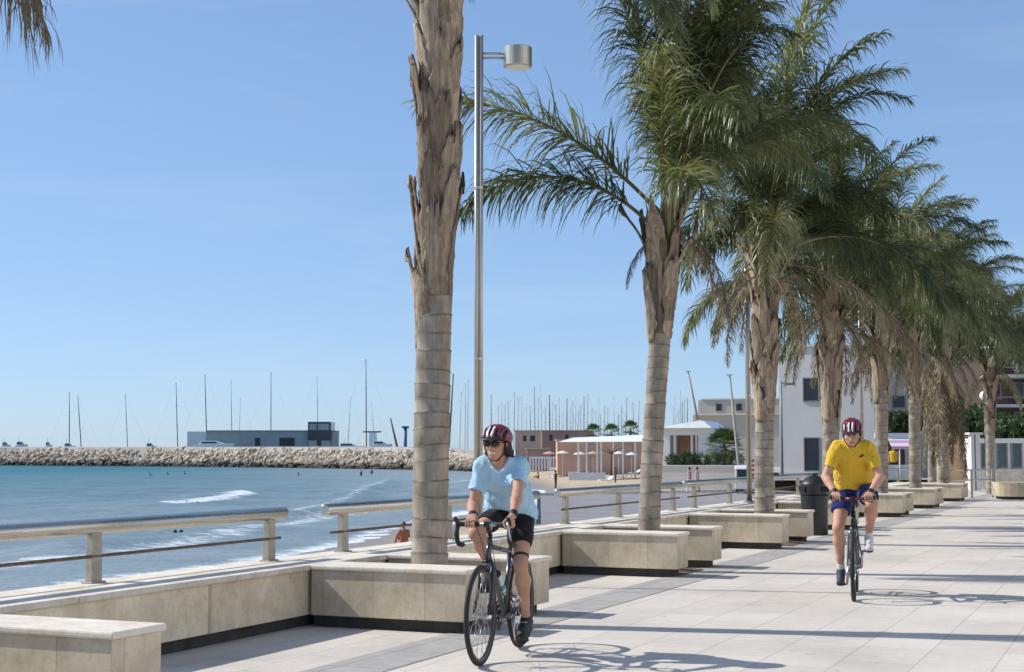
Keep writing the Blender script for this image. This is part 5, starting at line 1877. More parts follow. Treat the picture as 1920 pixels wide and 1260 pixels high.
    def pick(cn):
        q = (cn - np.array(Hc)) @ Rn / hs
        mi = np.zeros(len(cn), np.int32)
        cz = -.0585 + (14 if D['smile'] else 3) * q[:, 1] ** 2
        lips = (q[:, 0] > .066) & (np.abs(q[:, 1]) < (.031 if D['smile'] else .024)) & (np.abs(q[:, 2] - cz) < .0105 * (1 - (q[:, 1] / .034) ** 2))
        mi[lips] = 1
        if D['smile']:
            mi[lips & (np.abs(q[:, 1]) < .024) & (np.abs(q[:, 2] - cz) < .0052)] = 2
        mi[(q[:, 0] > .06) & (np.abs(np.abs(q[:, 1]) - .031) < .019) & (q[:, 2] > .026) & (q[:, 2] < .034)] = 3
        mi[(q[:, 0] > .06) & (np.abs(np.abs(q[:, 1]) - .031) < .012) & (np.abs(q[:, 2] - .011) < .0055)] = 4
        return mi
    B_.mesh('body', [D['skin'], M['lip'], M['teeth'], M['brow'], M['eyewhite']], o, pick)

    # shirt
    S = Field(lo, hi, H)
    torso(S, .013)
    if not D['bust']:
        S.cap(P(.1), P(.42) + bulge * (D['belly'] + .01), .115 * g, .112 * g, .05, 1.36, grow=.012)
    else:
        S.cap(P(.02) + Vector((-.01, 0, -.02)), P(.35), .118, .108, .05, 1.40, grow=.010)
    sl_len = D['sleeve']
    for s_ in (1, -1):
        e_ = shj[s_].lerp(elbow[s_], sl_len + .12)
        S.cap(shj[s_], e_, .049 * g, .050 * g, .03, grow=.013)
    for s_ in (1, -1):                                             # cut the sleeve ends
        dv = (elbow[s_] - shj[s_]).normalized(); e_ = shj[s_].lerp(elbow[s_], sl_len)
        sl_, PP = S.win(e_ - Vector((.13, .13, .16)), e_ + Vector((.13, .13, .13)))
        dd = (PP - np.array(e_, np.float32)) @ np.array(dv, np.float32)
        rr_ = np.linalg.norm((PP - np.array(e_, np.float32)) - dd[..., None] * np.array(dv, np.float32), axis=-1)
        reg = rr_ < .098
        away = (PP[..., 1] * s_ > (abs(e_.y) - .055))
        S.f[sl_] = np.where(reg & away & (dd > -.03), np.maximum(S.f[sl_], dd), S.f[sl_])
    S.cut(Vector(D['hem']), D['hem_n'])
    S.ripple(.0042, 30, 11, 34, 1.0); S.ripple(.0034, -23, 36, 25, 2.0); S.ripple(.0020, 60, -25, 48, .5)
    S.cap(P(.93), P(1.25), .062 * g, .066 * g, .01, 1.08, 'sub')
    if D['bust']:
        S.cap(P(.97) + Vector((.05, 0, .02)), P(.80) + Vector((.16, 0, -.01)), .058, .012, .008, 1.0, 'sub')
    shirt = S.mesh('shirt', D['shirt'], o)
    if D['collar']:
        C_ = Field(lo, hi, H)
        for s_ in (1, -1):
            C_.cap(P(.99) + Vector((-.05, s_ * .045, .035)), P(.95) + Vector((.068, s_ * .050, .02)), .019, .017, .012)
            C_.cap(P(.95) + Vector((.068, s_ * .050, .02)), P(.88) + Vector((.105, s_ * .026, -.004)), .017, .010, .012)
        C_.cap(P(.99) + Vector((-.055, .04, .036)), P(.99) + Vector((-.055, -.04, .036)), .019, .019, .012)
        C_.mesh('collar', D['shirt'], shirt)
        mb = MB()
        a = S.hit(P(.92) + Vector((.4, 0, -.0)), (-1, 0, 0)); c = S.hit(P(.66) + Vector((.4, 0, 0)), (-1, 0, 0))
        mb.tube([Vector(a) + Vector((-.001, .004, 0)), (Vector(a) + Vector(c)) / 2 + Vector((.0, .004, 0)), Vector(c) + Vector((-.001, .004, 0))], [.0045] * 3, 6)
        mb.build('placket', D['shirt'], shirt)
        mb = MB()
        for f_ in (.15, .5, .85):
            q_ = Vector(a).lerp(Vector(c), f_) + Vector((.003, -.003, 0)); mb.lathe([(0, -.002), (.006, -.002), (.006, .003), (0, .004)], q_, 8, M=Matrix.Rotation(R(70), 3, 'Y'))
        mb.build('buttons', M['whitetrim'], shirt)
        q_ = Vector(S.hit(P(.72) + Vector((.4, .085, .0)), (-1, 0, 0)))
        mb = MB()
        Mr = Matrix.Rotation(R(62), 3, 'Y')
        mb.lathe([(0, -.004), (.016, -.004), (.016, .004), (0, .005)], q_, 10, M=Mr); mb.box(q_ + Vector((.0, .015, .008)), (.012, .026, .014), mat=Mr); mb.box(q_ + Vector((.0, -.012, -.010)), (.012, .022, .010), mat=Mr)
        mb.build('emblem', M['emblem'], shirt)
    else:
        mb = MB()
        pts = []
        for (yy, f_) in ((.050, .93), (.036, .885), (.018, .84), (.0, .80), (-.018, .84), (-.036, .885), (-.050, .93)):
            pts.append(Vector(S.hit(P(f_) + Vector((.4, yy, -.012)), (-1, 0, 0))) + Vector((.0, 0, 0)))
        mb.tube(pts, .0062, 6); mb.build('neck_trim', M['whitetrim'], shirt)
    # shorts
    S2 = Field(lo, hi, H)
    S2.ell(hip + Vector((-.01, 0, 0)), (.125 * g, .168 * g, .125), None, .03, grow=.009)
    S2.cap(P(.0), P(.22), .11 * g, .108 * g, .03, 1.36, grow=.008)
    for s_ in (1, -1):
        a, k_ = hipj[s_], knee[s_]
        fl = D['short_flare']
        S2.cap(a, a.lerp(k_, .45), .083 * g, .074 * g, .03, grow=.009 + fl * .4); S2.cap(a.lerp(k_, .45), k_, .074 * g, .056 * g, .02, grow=.008 + fl)
    for s_ in (1, -1):
        a, k_ = hipj[s_], knee[s_]
        dv = (k_ - a).normalized(); e_ = a.lerp(k_, D['short_len'])
        X, Y, Z = S2.all()
        dd = (X - e_.x) * dv.x + (Y - e_.y) * dv.y + (Z - e_.z) * dv.z
        side_ = (Y * s_ > -.0) | np.zeros_like(dd, bool)
        S2.f = np.where(side_, np.maximum(S2.f, dd.astype(np.float32)), S2.f)
    S2.ripple(.002 + D['short_flare'] * .1, 25, 12, 20)
    S2.mesh('shorts', D['shorts'], o)
    # shoes, socks
    for s_ in (1, -1):
        c, t_ = Vector(D['ankle'][s_]), Vector(D['toe'][s_])
        heel = Vector(D['heel'][s_])
        fl, fh = np.minimum(np.minimum(c, t_), heel) - .12, np.maximum(np.maximum(c, t_), heel) + .12
        Sh = Field(fl, fh, .005)
        Sh.cap(heel + Vector((.02, 0, .02)), t_ + Vector((-.02, 0, .004)), .036, .036, .02, 1.1); Sh.cap(c + Vector((-.012, 0, -.035)), t_.lerp(c, .42), .041, .037, .02)
        Sh.cap(c + Vector((-.012, 0, -.03)), c + Vector((-.008, 0, -.01)), .042, .040, .015)
        Sh.cap(c + Vector((0, 0, .012)), c + Vector((0, 0, .05)), .032, .032, .004, 1, 'sub')
        sd = (t_ - heel).normalized(); nn = Vector((sd.z, 0, -sd.x))
        Sh.cut(heel + nn * .018, nn)
        shoe = Sh.mesh('shoe', D['shoe'][s_], o)
        So = Field(fl, fh, .005)
        So.cap(heel + Vector((.02, 0, .0)), t_ + Vector((-.02, 0, -.004)), .039, .040, .02, 1.1); So.cut(heel + nn * .032, nn); So.cut(heel + nn * .015, -nn)
        So.mesh('sole', M['sole'], shoe)
        mb = MB()
        for q_ in (.35, .5, .65):
            p_ = t_.lerp(c, q_) + Vector((.012, 0, .026)); mb.bar(p_ + Vector((0, -.026, -.008)), p_ + Vector((0, .026, -.008)), .0035, 5)
        mb.build('laces', M['whitetrim' if s_ == D.get('lace', 1) else 'black'], shoe)
        if D['sock']:
            Sk = Field(c - Vector((.1, .1, .1)), c + Vector((.1, .1, .14)), .005)
            kk = knee[s_]; up = (kk - c).normalized()
            Sk.cap(c - up * .03, c + up * .045, .036, .038, .01); Sk.cut(c + up * .058, up)
            Sk.mesh('sock', D['sock'], o)
    # gloves or wrist bands
    for s_ in (1, -1):
        if D['band']:
            c, e_ = Vector(D['wrist'][s_]), elbow[s_]
            u_ = (e_ - c).normalized()
            mb = MB(); mb.tube([c - u_ * .012, c + u_ * .0, c + u_ * .03, c + u_ * .04], [.029 * g, .034 * g, .035 * g, .031 * g], 14); mb.build('wrist_band', M['black'], o)
        if D['knee_band'] == s_:
            a, k_ = hipj[s_], knee[s_]; u_ = (k_ - a).normalized()
            q_ = k_ - u_ * .062; mb = MB(); mb.tube([q_ - u_ * .009, q_ + u_ * .009], [.0620 * g, .0605 * g], 18); mb.build('knee_strap', M['strap'], o)  # narrow dark band round the thigh, just above the knee
    # hair
    hb = (Hc - Vector((.22, .22, .26)), Hc + Vector((.22, .22, .24)))
    Hr = Field(*hb, .005)
    EH = lambda c, r_, k=.012, op='add': Hr.ell(hp(*c), [x * hs for x in r_], Rn, k, op)
    if D['long_hair']:
        EH((-.03, 0, .015), (.100, .088, .098)); EH((-.062, .0, -.045), (.046, .074, .066), .03)
        for s_ in (1, -1):
            Hr.cap(hp(-.035, s_ * .072, -.01), hp(-.050, s_ * .082, -.065), .024 * hs, .026 * hs, .02); Hr.cap(hp(-.052, s_ * .084, -.07), hp(-.064, s_ * .098, -.092), .024 * hs, .010 * hs, .015)
    else:
        EH((-.022, 0, .022), (.098, .081, .088)); Hr.cap(hp(.0, .076, .02), hp(.0, .077, -.01), .008, .005, .01); Hr.cap(hp(.0, -.076, .02), hp(.0, -.077, -.01), .008, .005, .01)
    nf = Rh @ Vector((1, 0, -.28))
    Hr.cut(hp(.018, 0, 0), nf)
    if not D['long_hair']:
        Hr.cut(hp(0, 0, -.055), Rh @ Vector((0, 0, -1)))
    Hr.ripple(.0025, 90, 60, 20)
    Hr.mesh('hair', D['hair'], o)
    # helmet
    He = Field(Hc - Vector((.25, .22, .1)), Hc + Vector((.25, .22, .25)), .0045)
    EE = lambda c, r_, k=.008, op='add': He.ell(hp(*c), [x * hs for x in r_], Rn, k, op)
    EE((-.012, 0, .046), (.136, .100, .096)); EE((-.075, 0, .040), (.080, .082, .072), .03)
    He.cut(hp(.10, 0, .046), Rh @ Vector((.28, 0, -1)))
    for (yy, wid) in ((.0, .017), (.042, .015), (-.042, .015), (.080, .012), (-.080, .012)):
        EE((.095 - abs(yy) * .5, yy, .105 - abs(yy) * .45), (.075, wid * .55, .034), .006, 'sub')
        EE((-.055, yy * .95, .128 - abs(yy) * .55), (.070, wid * .6, .030), .006, 'sub')

    def hpick(cn):
        q = (cn - np.array(Hc)) @ Rn / hs
        mi = np.zeros(len(cn), np.int32)
        ay = np.abs(q[:, 1])
        mi[(q[:, 0] > .055) & (ay > .010) & (ay < .024) & (q[:, 2] > .06)] = 1
        mi[(q[:, 0] > .02) & (q[:, 1] < -.055) & (q[:, 2] < .105)] = 2
        return mi
    hel = He.mesh('helmet', [M['helmetred'], M['helmetwhite'], M['helmetgrey']], o, hpick)
    Hi = Field(Hc - Vector((.25, .22, .1)), Hc + Vector((.25, .22, .25)), .006)
    Hi.ell(hp(-.012, 0, .045), [x * hs for x in (.126, .096, .088)], Rn); Hi.cut(hp(.10, 0, .040), Rh @ Vector((.28, 0, -1)))
    Hi.mesh('padding', M['foamdark'], hel)
    Vi = Field(Hc - Vector((.1, .2, .1)), Hc + Vector((.3, .2, .2)), .004)
    Vi.ell(hp(.100, 0, .052), [x * hs for x in (.048, .078, .011)], np.array(Rh @ Euler((0, .30, 0)).to_matrix()), .01); Vi.ell(hp(.02, 0, .03), [x * hs for x in (.10, .080, .09)], Rn, .008, 'sub')
    Vi.mesh('visor', D['visor'], hel)
    mb = MB()
    for s_ in (1, -1):
        mb.tube([hp(.03, s_ * .083, .045), hp(.022, s_ * .080, -.02), hp(.030, s_ * .063, -.070), hp(.045, s_ * .03, -.108), hp(.048, 0, -.114)], .0048 * hs, 6)
        mb.tube([hp(-.05, s_ * .085, .04), hp(.0, s_ * .083, -.02), hp(.026, s_ * .068, -.062)], .004 * hs, 6)
    mb.build('chin_strap', M['strap'], hel)
    if D['glasses']:
        G_ = Field(Hc - Vector((.2, .2, .15)), Hc + Vector((.2, .2, .15)), .004)
        for s_ in (1, -1):
            G_.ell(hp(.096, s_ * .033, .008), [x * hs for x in (.008, .031, .021)], np.array(Rh @ Euler((0, 0, s_ * .28)).to_matrix()), .004)
            G_.cap(hp(.088, s_ * .060, .016), hp(.0, s_ * .079, .014), .004, .004, .004)
        G_.cap(hp(.104, -.012, .014), hp(.104, .012, .014), .004, .004, .004)
        G_.mesh('sunglasses', M['lens'], o)
    return o


# ------------------------------------------------------------------ bicycles
M['tyre_b'] = simple('bicycle_tyre', (.016, .016, .016), .75, 0, .3, 20)
M['rim'] = simple('dark_rim', (.05, .05, .055), .35, .6, .2, 10)
M['rimgrey'] = simple('alloy_rim', (.30, .30, .31), .3, .9, .1, 10)
M['framegrey'] = simple('frame_dark_grey', (.085, .095, .10), .28, .4, .1, 5)
M['frameblack'] = simple('frame_black', (.02, .021, .024), .3, .3, .2, 5)
M['alloy'] = simple('alloy', (.45, .45, .46), .28, 1.0, .08, 12)
M['tape'] = simple('bar_tape_black', (.014, .014, .015), .7, 0, .3, 40, .4)
M['bottle'] = simple('pale_bottle', (.55, .66, .68), .35, 0, .08, 6)
M['bottlecap'] = simple('bottle_teal', (.05, .30, .27), .4)


def bicycle(label, loc, rz, P):
    o = thing('bicycle', label, 'bicycle', loc, rz)
    wr = .335
    BBp = Vector((0, 0, .272)); RA = Vector((-.41, 0, wr)); FA = Vector((P['fa'], 0, wr))
    st_ = math.radians(72)
    ax = Vector((-math.cos(st_), 0, math.sin(st_)))
    base = FA - Vector((.047, 0, 0))
    hb, ht = base + ax * .37, base + ax * (.37 + P['head'])
    seat_top = BBp + Vector((-math.cos(R(73)), 0, math.sin(R(73)))) * P['seat_tube']
    fr = P['frame']
    mb = MB()
    mb.bar(hb - ax * .01, ht + ax * .01, .021, 14); mb.bar(hb + ax * .035, BBp, .021, 14, r2=.019); mb.bar(ht - ax * .03, seat_top, .0165, 12); mb.bar(BBp, seat_top + Vector((-.006, 0, .03)), .0165, 12)
    for s_ in (1, -1):
        mb.tube([BBp + Vector((-.03, s_ * .03, 0)), RA + Vector((.12, s_ * .045, -.01)), RA + Vector((0, s_ * .065, 0))], [.012, .010, .009], 8)
        mb.tube([seat_top + Vector((0, s_ * .014, -.02)), RA + Vector((.10, s_ * .04, .16)), RA + Vector((0, s_ * .065, 0))], [.009, .008, .008], 8)
    mb.bar(BBp + Vector((0, -.036, 0)), BBp + Vector((0, .036, 0)), .022, 14)
    mb.build('frame', fr, o)
    mb = MB()
    for s_ in (1, -1):
        mb.tube([hb - ax * .01 + Vector((0, s_ * .02, 0)), hb - ax * .05 + Vector((0, s_ * .042, 0)), base + ax * .12 + Vector((.008, s_ * .048, 0)), FA + Vector((0, s_ * .052, 0))], [.014, .0135, .011, .008], 10)
    mb.bar(hb - ax * .012 + Vector((0, -.03, 0)), hb - ax * .012 + Vector((0, .03, 0)), .018, 10)
    mb.build('fork', P['fork'], o)
    # wheels
    first = None
    for c in (FA, RA):
        if first is None:
            w = bpy.data.objects.new('wheel', None); COL.objects.link(w); w.parent = o; w.location = c
            w = o  # replaced below
        wp = MB()
        n = 56
        wp.tube([(.318 * math.cos(2 * math.pi * i / n), 0, .318 * math.sin(2 * math.pi * i / n)) for i in range(n)], .0165 if P['fat'] < .5 else .021, 10, closed=True)
        for x in [q for q in COL.objects if q.name.startswith('wheel') and q.type == 'EMPTY' and not q.children and q.parent == o]:
            bpy.data.objects.remove(x)
        ty = wp.build('wheel', M['tyre_b'], o); ty.location = c
        mb = MB()
        prof = [(.287, -.010), (.304, -.0125), (.304, .0125), (.287, .010)]
        vs, fs = [], []
        for i in range(n):
            a = 2 * math.pi * i / n
            for (r_, y) in prof:
                vs.append((r_ * math.cos(a), y, r_ * math.sin(a)))
        for i in range(n):
            for j in range(4):
                a_, b_ = i * 4 + j, i * 4 + (j + 1) % 4
                c_, d_ = ((i + 1) % n) * 4 + (j + 1) % 4, ((i + 1) % n) * 4 + j
                fs.append((a_, b_, c_, d_))
        mb.add(vs, fs, smooth=False); mb.build('rim', P['rim'], ty)
        mb = MB(); mb.lathe([(0, -.055), (.012, -.055), (.012, -.035), (.024, -.033), (.024, -.028), (.013, -.02), (.013, .02), (.024, .028), (.024, .033), (.012, .035), (.012, .055), (0, .055)], n=14, M=Matrix.Rotation(R(90), 3, 'X')); mb.build('hub', M['alloy'], ty)
        mb = MB()
        ns = 28
        for i in range(ns):
            a = 2 * math.pi * i / ns; sg = 1 if i % 2 else -1; a2 = a + (.9 if (i // 2) % 2 else -.9)
            mb.bar((.022 * math.cos(a2), sg * .03, .022 * math.sin(a2)), (.289 * math.cos(a), 0, .289 * math.sin(a)), .0016, 4)
        mb.build('spokes', M['alloy'], ty)
        first = ty
    # bars
    hbp = Vector(P['bar'])
    mb = MB(); mb.bar(ht + ax * .0, ht + ax * .05, .018, 12)
    top = ht + ax * .045
    mb.bar(top, hbp, .0155, 10); mb.lathe([(0, -.021), (.021, -.021), (.021, .021), (0, .021)], hbp, 12, M=Matrix.Rotation(R(90), 3, 'X')); mb.build('stem', M['frameblack'], o)
    w = P['bar_w']
    mb = MB(); mb.bar(hbp + Vector((0, -.07, 0)), hbp + Vector((0, .07, 0)), .0145, 12)
    hbo = mb.build('handlebar', P['barmat'], o)
    for s_ in (1, -1):
        y = s_ * w
        mb = MB()
        if P['drop']:
            pth = [(0, s_ * .07, 0), (0, y - s_ * .03, 0), (.015, y, 0), (.06, y, -.004), (.092, y, -.025), (.098, y, -.062), (.085, y, -.105), (.05, y, -.132), (0, y, -.140), (-.04, y, -.142)]
            mb.tube([hbp + Vector(p_) for p_ in pth], .0165, 10)
            mb.build('bar_tape', M['tape'], hbo)
            mb = MB()
            mb.tube([hbp + Vector(p_) for p_ in ((.06, y, .006), (.10, y, .010), (.125, y, .028), (.13, y, .055))], [.019, .020, .019, .012], 10); mb.build('brake_hood', M['tape'], hbo)
            mb = MB()
            mb.tube([hbp + Vector(p_) for p_ in ((.132, y, .03), (.142, y + s_ * .004, -.01), (.136, y + s_ * .012, -.06), (.118, y + s_ * .018, -.105))], [.009, .010, .008, .006], 8); mb.build('brake_lever', M['alloy'], hbo)
        else:
            mb.tube([hbp + Vector(p_) for p_ in ((0, s_ * .07, 0), (-.005, y * .6, .004), (-.03, y, .002))], .0135, 10); mb.build('grip', M['tape'], hbo)
            mb = MB()
            mb.tube([hbp + Vector(p_) for p_ in ((.012, y * .62, -.006), (.05, y * .66, -.02), (.04, y * .95, -.03))], [.007, .006, .005], 8); mb.build('brake_lever', M['frameblack'], hbo)
            mb = MB()
            mb.tube([hbp + Vector(p_) for p_ in ((-.03, y, .004), (.03, y + s_ * .006, .02), (.09, y - s_ * .01, .03), (.11, y - s_ * .015, .02))], [.013, .012, .011, .009], 8); mb.build('bar_end', M['tape'], hbo)
    mb = MB()
    for s_ in (1, -1):
        mb.tube([hbp + Vector((.08, s_ * w * .9, .0)), hbp + Vector((.11, s_ * .06, .03)), hb + Vector((.06, s_ * .02, .12)), hb + Vector((.03, 0, -.02))], .0027, 5)
    mb.tube([ht + Vector((.03, .02, .02)), hb.lerp(BBp, .3) + Vector((.0, .028, .02)), BBp + Vector((0, .03, .03))], .0025, 5)
    mb.build('cables', M['black'], o)
    mb = MB()
    for (c, nn) in ((hb - ax * .018 + Vector((.03, 0, -.01)), 1), (seat_top.lerp(RA, .28) + Vector((-.02, 0, .02)), -1)):
        mb.box(c, (.035, .06, .02)); mb.bar(c + Vector((0, .032, 0)), c + Vector((0, .03, -.06)), .008, 6); mb.bar(c + Vector((0, -.032, 0)), c + Vector((0, -.03, -.06)), .008, 6)
    mb.build('brake_caliper', M['alloy'], o)
    # saddle
    sd = Vector(P['saddle'])
    mb = MB(); mb.bar(seat_top, sd + Vector((0, 0, -.03)), .0135, 10); mb.build('seat_post', M['alloy'], o)
    F_ = Field(sd - Vector((.2, .12, .1)), sd + Vector((.24, .12, .08)), .006)
    F_.ell(sd + Vector((-.07, 0, 0)), (.085, .072, .026), None, .03); F_.cap(sd + Vector((-.05, 0, .0)), sd + Vector((.15, 0, -.005)), .034, .018, .04)
    F_.cut(sd + Vector((0, 0, -.02)), (0, 0, -1)); F_.mesh('saddle', M['black'], o)
    F_ = Field(sd - Vector((.3, .12, .2)), sd + Vector((.1, .12, .06)), .007)
    F_.cap(sd + Vector((-.13, 0, -.07)), sd + Vector((-.07, 0, -.06)), .045, .035, .02); F_.mesh('saddle_bag', M['black'], o)
    # cranks
    ca = P['crank']
    cv = Vector((math.cos(ca), 0, math.sin(ca))) * .17
    for s_, v_ in ((1, cv), (-1, -cv)):
        a = BBp + Vector((0, s_ * .062, 0)); e = BBp + v_ + Vector((0, s_ * .078, 0))
        mb = MB(); mb.bar(a - Vector((0, s_ * .02, 0)), a, .013, 8); mb.tube([a, e], [.014, .011], 8); mb.build('crank_arm', M['alloy'], o)
        pc = BBp + v_ + Vector((0, s_ * .128, 0))
        mb = MB(); mb.bar(e, pc, .007, 6); mb.box(pc, (.085, .07, .016)); mb.build('pedal', M['black'], o)
    mb = MB()
    for (r_, y) in ((.105, -.046), (.082, -.040)):
        n = 44
        vs = []
        for i in range(n):
            a = 2 * math.pi * i / n; k_ = r_ + (.003 if i % 2 else -.002)
            vs += [(k_ * math.cos(a), y - .0015, k_ * math.sin(a)), (k_ * math.cos(a), y + .0015, k_ * math.sin(a)), ((r_ - .014) * math.cos(a), y - .0015, (r_ - .014) * math.sin(a)), ((r_ - .014) * math.cos(a), y + .0015, (r_ - .014) * math.sin(a))]
        vs = [Vector(v_) + BBp for v_ in vs]
        fs = []
        for i in range(n):
            j = (i + 1) % n
            fs += [(i * 4, j * 4, j * 4 + 1, i * 4 + 1), (i * 4 + 2, i * 4 + 3, j * 4 + 3, j * 4 + 2), (i * 4, i * 4 + 2, j * 4 + 2, j * 4), (i * 4 + 1, j * 4 + 1, j * 4 + 3, i * 4 + 3)]
        mb.add(vs, fs)
    for k_ in range(5):
        a = ca + k_ * 2 * math.pi / 5; mb.bar(BBp + Vector((0, -.044, 0)), BBp + Vector((.092 * math.cos(a), -.044, .092 * math.sin(a))), .007, 6)
    mb.build('chainring', M['rim'], o)
    mb = MB()
    mb.lathe([(0, -.018), (.045, -.018), (.05, -.01), (.036, .012), (0, .012)], RA + Vector((0, -.038, 0)), 20, M=Matrix.Rotation(R(90), 3, 'X')); mb.build('cassette', M['alloy'], o)
    mb = MB()
    j1, j2 = RA + Vector((.02, -.046, -.09)), RA + Vector((.045, -.046, -.155))
    loop = [BBp + Vector((.0, -.046, .105)), RA + Vector((0, -.046, .042)), RA + Vector((-.04, -.046, 0)), RA + Vector((-.01, -.046, -.05)), j1, j2 + Vector((.0, 0, -.02)), BBp + Vector((0, -.046, -.105)), BBp + Vector((.075, -.046, -.075)), BBp + Vector((.105, -.046, 0)), BBp + Vector((.07, -.046, .08))]
    mb.tube(loop, .005, 5, closed=True, smooth=False); mb.build('chain', M['rim'], o)
    mb = MB()
    mb.bar(RA + Vector((0, -.05, -.02)), j1 + Vector((0, -.006, 0)), .012, 6); mb.bar(j1 + Vector((0, -.008, 0)), j2 + Vector((0, -.008, 0)), .010, 6)
    for j_ in (j1, j2):
        mb.lathe([(0, -.005), (.022, -.005), (.022, .005), (0, .005)], j_, 12, M=Matrix.Rotation(R(90), 3, 'X'))
    mb.build('derailleur', M['frameblack'], o)
    if P['bottle']:
        u_ = ((hb + ax * .035) - BBp).normalized(); nn = Vector((-u_.z, 0, u_.x))
        c = BBp + u_ * .17 + nn * .058
        Q = u_.to_track_quat('Z', 'Y').to_matrix()
        mb = MB(); mb.lathe([(0, 0), (.034, 0), (.036, .01), (.036, .10), (.032, .115), (.036, .13), (.036, .165), (.028, .178), (0, .178)], c, 20, M=Q); bt = mb.build('water_bottle', M['bottle'], o)
        mb = MB(); mb.lathe([(.0, .179), (.029, .179), (.03, .196), (.014, .203), (.011, .222), (0, .224)], c, 16, M=Q); mb.build('cap', M['black'], bt)
        mb = MB(); mb.lathe([(.0365, .05), (.0368, .05), (.0368, .085), (.0365, .085)], c, 20, M=Q); mb.build('label_band', M['bottlecap'], bt)
        mb = MB()
        for z_ in (.02, .09):
            n = 16; mb.tube([c + Q @ Vector((.039 * math.cos(2 * math.pi * i / n), .039 * math.sin(2 * math.pi * i / n), z_)) for i in range(n)], .0025, 5, closed=True)
        mb.build('bottle_cage', M['black'], o)
    return o


# ---- rider in blue
hd = math.atan2(-.961, -.276)
F1 = ground(901, 1249)
hv = Vector((math.cos(hd), math.sin(hd), 0))
loc1 = F1 - hv * .57
crank_w = R(-94)                                     # left pedal down
bike_w = dict(fa=.57, head=.13, seat_tube=.46, frame=M['framegrey'], fork=M['frameblack'], rim=M['rim'], fat=0, bar=(.425, 0, .93), bar_w=.185, drop=True, barmat=M['alloy'],
              saddle=(-.185, 0, .895), crank=crank_w, bottle=True)
bicycle('dark grey road bicycle with dropped handlebars ridden by the blue-shirted cyclist', loc1, hd, bike_w)


def feet(ca, y=.135, pitch_down=R(18), pitch_up=R(6), down=1):
    """ankle, toe, heel for both feet; down = which side has the low pedal"""
    A, T_, Hl = {}, {}, {}
    for s_ in (1, -1):
        v_ = Vector((math.cos(ca), 0, math.sin(ca))) * .17 * (1 if s_ == 1 else -1)
        ped = Vector((0, s_ * y, .272)) + v_
        p_ = pitch_down if s_ == down else pitch_up
        Rm = Matrix.Rotation(p_, 3, 'Y')
        ball = ped + Vector((0, 0, .040))
        T_[s_] = ball + Rm @ Vector((.075, 0, .0)); Hl[s_] = ball + Rm @ Vector((-.165, 0, .0)); A[s_] = ball + Rm @ Vector((-.115, 0, .082))
    return A, T_, Hl


A, T_, Hl = feet(crank_w, .130, R(20), R(12), 1)
bw_ = Vector(bike_w['bar'])
gw = {-1: (bw_ + Vector((0, -.115, 0)), (0, 1, 0), (1, 0, -.1), (0, 0, 1), 1), 1: (bw_ + Vector((.085, .185, .006)), (1, 0, .05), (0, .9, -.2), (0, .2, 1), 1)}
wrw = {-1: bw_ + Vector((-.055, -.120, .055)), 1: bw_ + Vector((.03, .192, .062))}
cyclist(dict(label='woman cyclist in light blue shirt, black shorts, red and white helmet and sunglasses', hip=(-.185, 0, 1.0), neck=(.10, .0, 1.355), shoulder=(.085, 0, 1.315), shoulder_w=.132, hip_w=.086,
             girth=.90, twist=.02, belly=.0, bust=True, knee_out=.12, elbow_out=.25, thigh=.415, shin=.40, uarm=.275, farm=.235, ankle=A, toe=T_, heel=Hl, wrist=wrw, grip=gw, hand_s=.92,
             head=(.165, -.012, 1.475), head_s=1.0, yaw=R(-7), pitch=R(4), skin=M['skin_w'], smile=True, shirt=M['blueshirt'], collar=False, sleeve=.62, hem=(-.1, 0, .985), hem_n=(.25, -.12, -1),
             shorts=M['blackshorts'], short_len=.62, short_flare=.0, shoe={1: M['black'], -1: M['black']}, sock=None, band=True, knee_band=1, hair=M['hair_w'], long_hair=True, visor=M['visor'], glasses=True,
             bounds=((-.42, -.36, .06), (.64, .36, 1.66))), loc1, hd)

# ---- rider in yellow
hd2 = math.atan2(-.967, -.245)
F2 = ground(1601, 1127)
loc2 = F2 - Vector((math.cos(hd2), math.sin(hd2), 0)) * .60
crank_m = R(82)                                      # left pedal up
bike_m = dict(fa=.60, head=.15, seat_tube=.50, frame=M['frameblack'], fork=M['framegrey'], rim=M['rimgrey'], fat=1, bar=(.44, 0, .965), bar_w=.21, drop=False, barmat=M['helmetred'],
              saddle=(-.20, 0, .96), crank=crank_m, bottle=False)
bicycle('dark bicycle seen head on, ridden by the cyclist in the yellow polo', loc2, hd2, bike_m)
A, T_, Hl = feet(crank_m, .140, R(14), R(16), -1)
bm_ = Vector(bike_m['bar'])
gm = {s_: (bm_ + Vector((-.018, s_ * .155, .003)), (-.1, s_, 0), (1, 0, -.1), (0, 0, 1), -s_) for s_ in (1, -1)}
wrm = {s_: bm_ + Vector((-.075, s_ * .165, .052)) for s_ in (1, -1)}
cyclist(dict(label='man cyclist in yellow polo shirt, navy shorts and dark red helmet', hip=(-.20, 0, 1.07), neck=(.14, 0, 1.50), shoulder=(.12, 0, 1.445), shoulder_w=.152, hip_w=.094,
             girth=1.06, twist=.0, belly=.03, bust=False, knee_out=.18, elbow_out=.55, thigh=.455, shin=.44, uarm=.30, farm=.265, ankle=A, toe=T_, heel=Hl, wrist=wrm, grip=gm, hand_s=1.08,
             head=(.235, 0, 1.60), head_s=1.06, yaw=R(-4), pitch=R(20), skin=M['skin_m'], smile=False, shirt=M['yellowshirt'], collar=True, sleeve=.66, hem=(-.12, 0, 1.035), hem_n=(.1, 0, -1),
             shorts=M['navy'], short_len=.60, short_flare=.016, shoe={1: M['shoewhite'], -1: M['shoedark']}, sock=M['sock'], band=True, knee_band=0, hair=M['hair_m'], long_hair=False, visor=M['black'], glasses=False,
             bounds=((-.46, -.42, .06), (.66, .42, 1.82))), loc2, hd2)


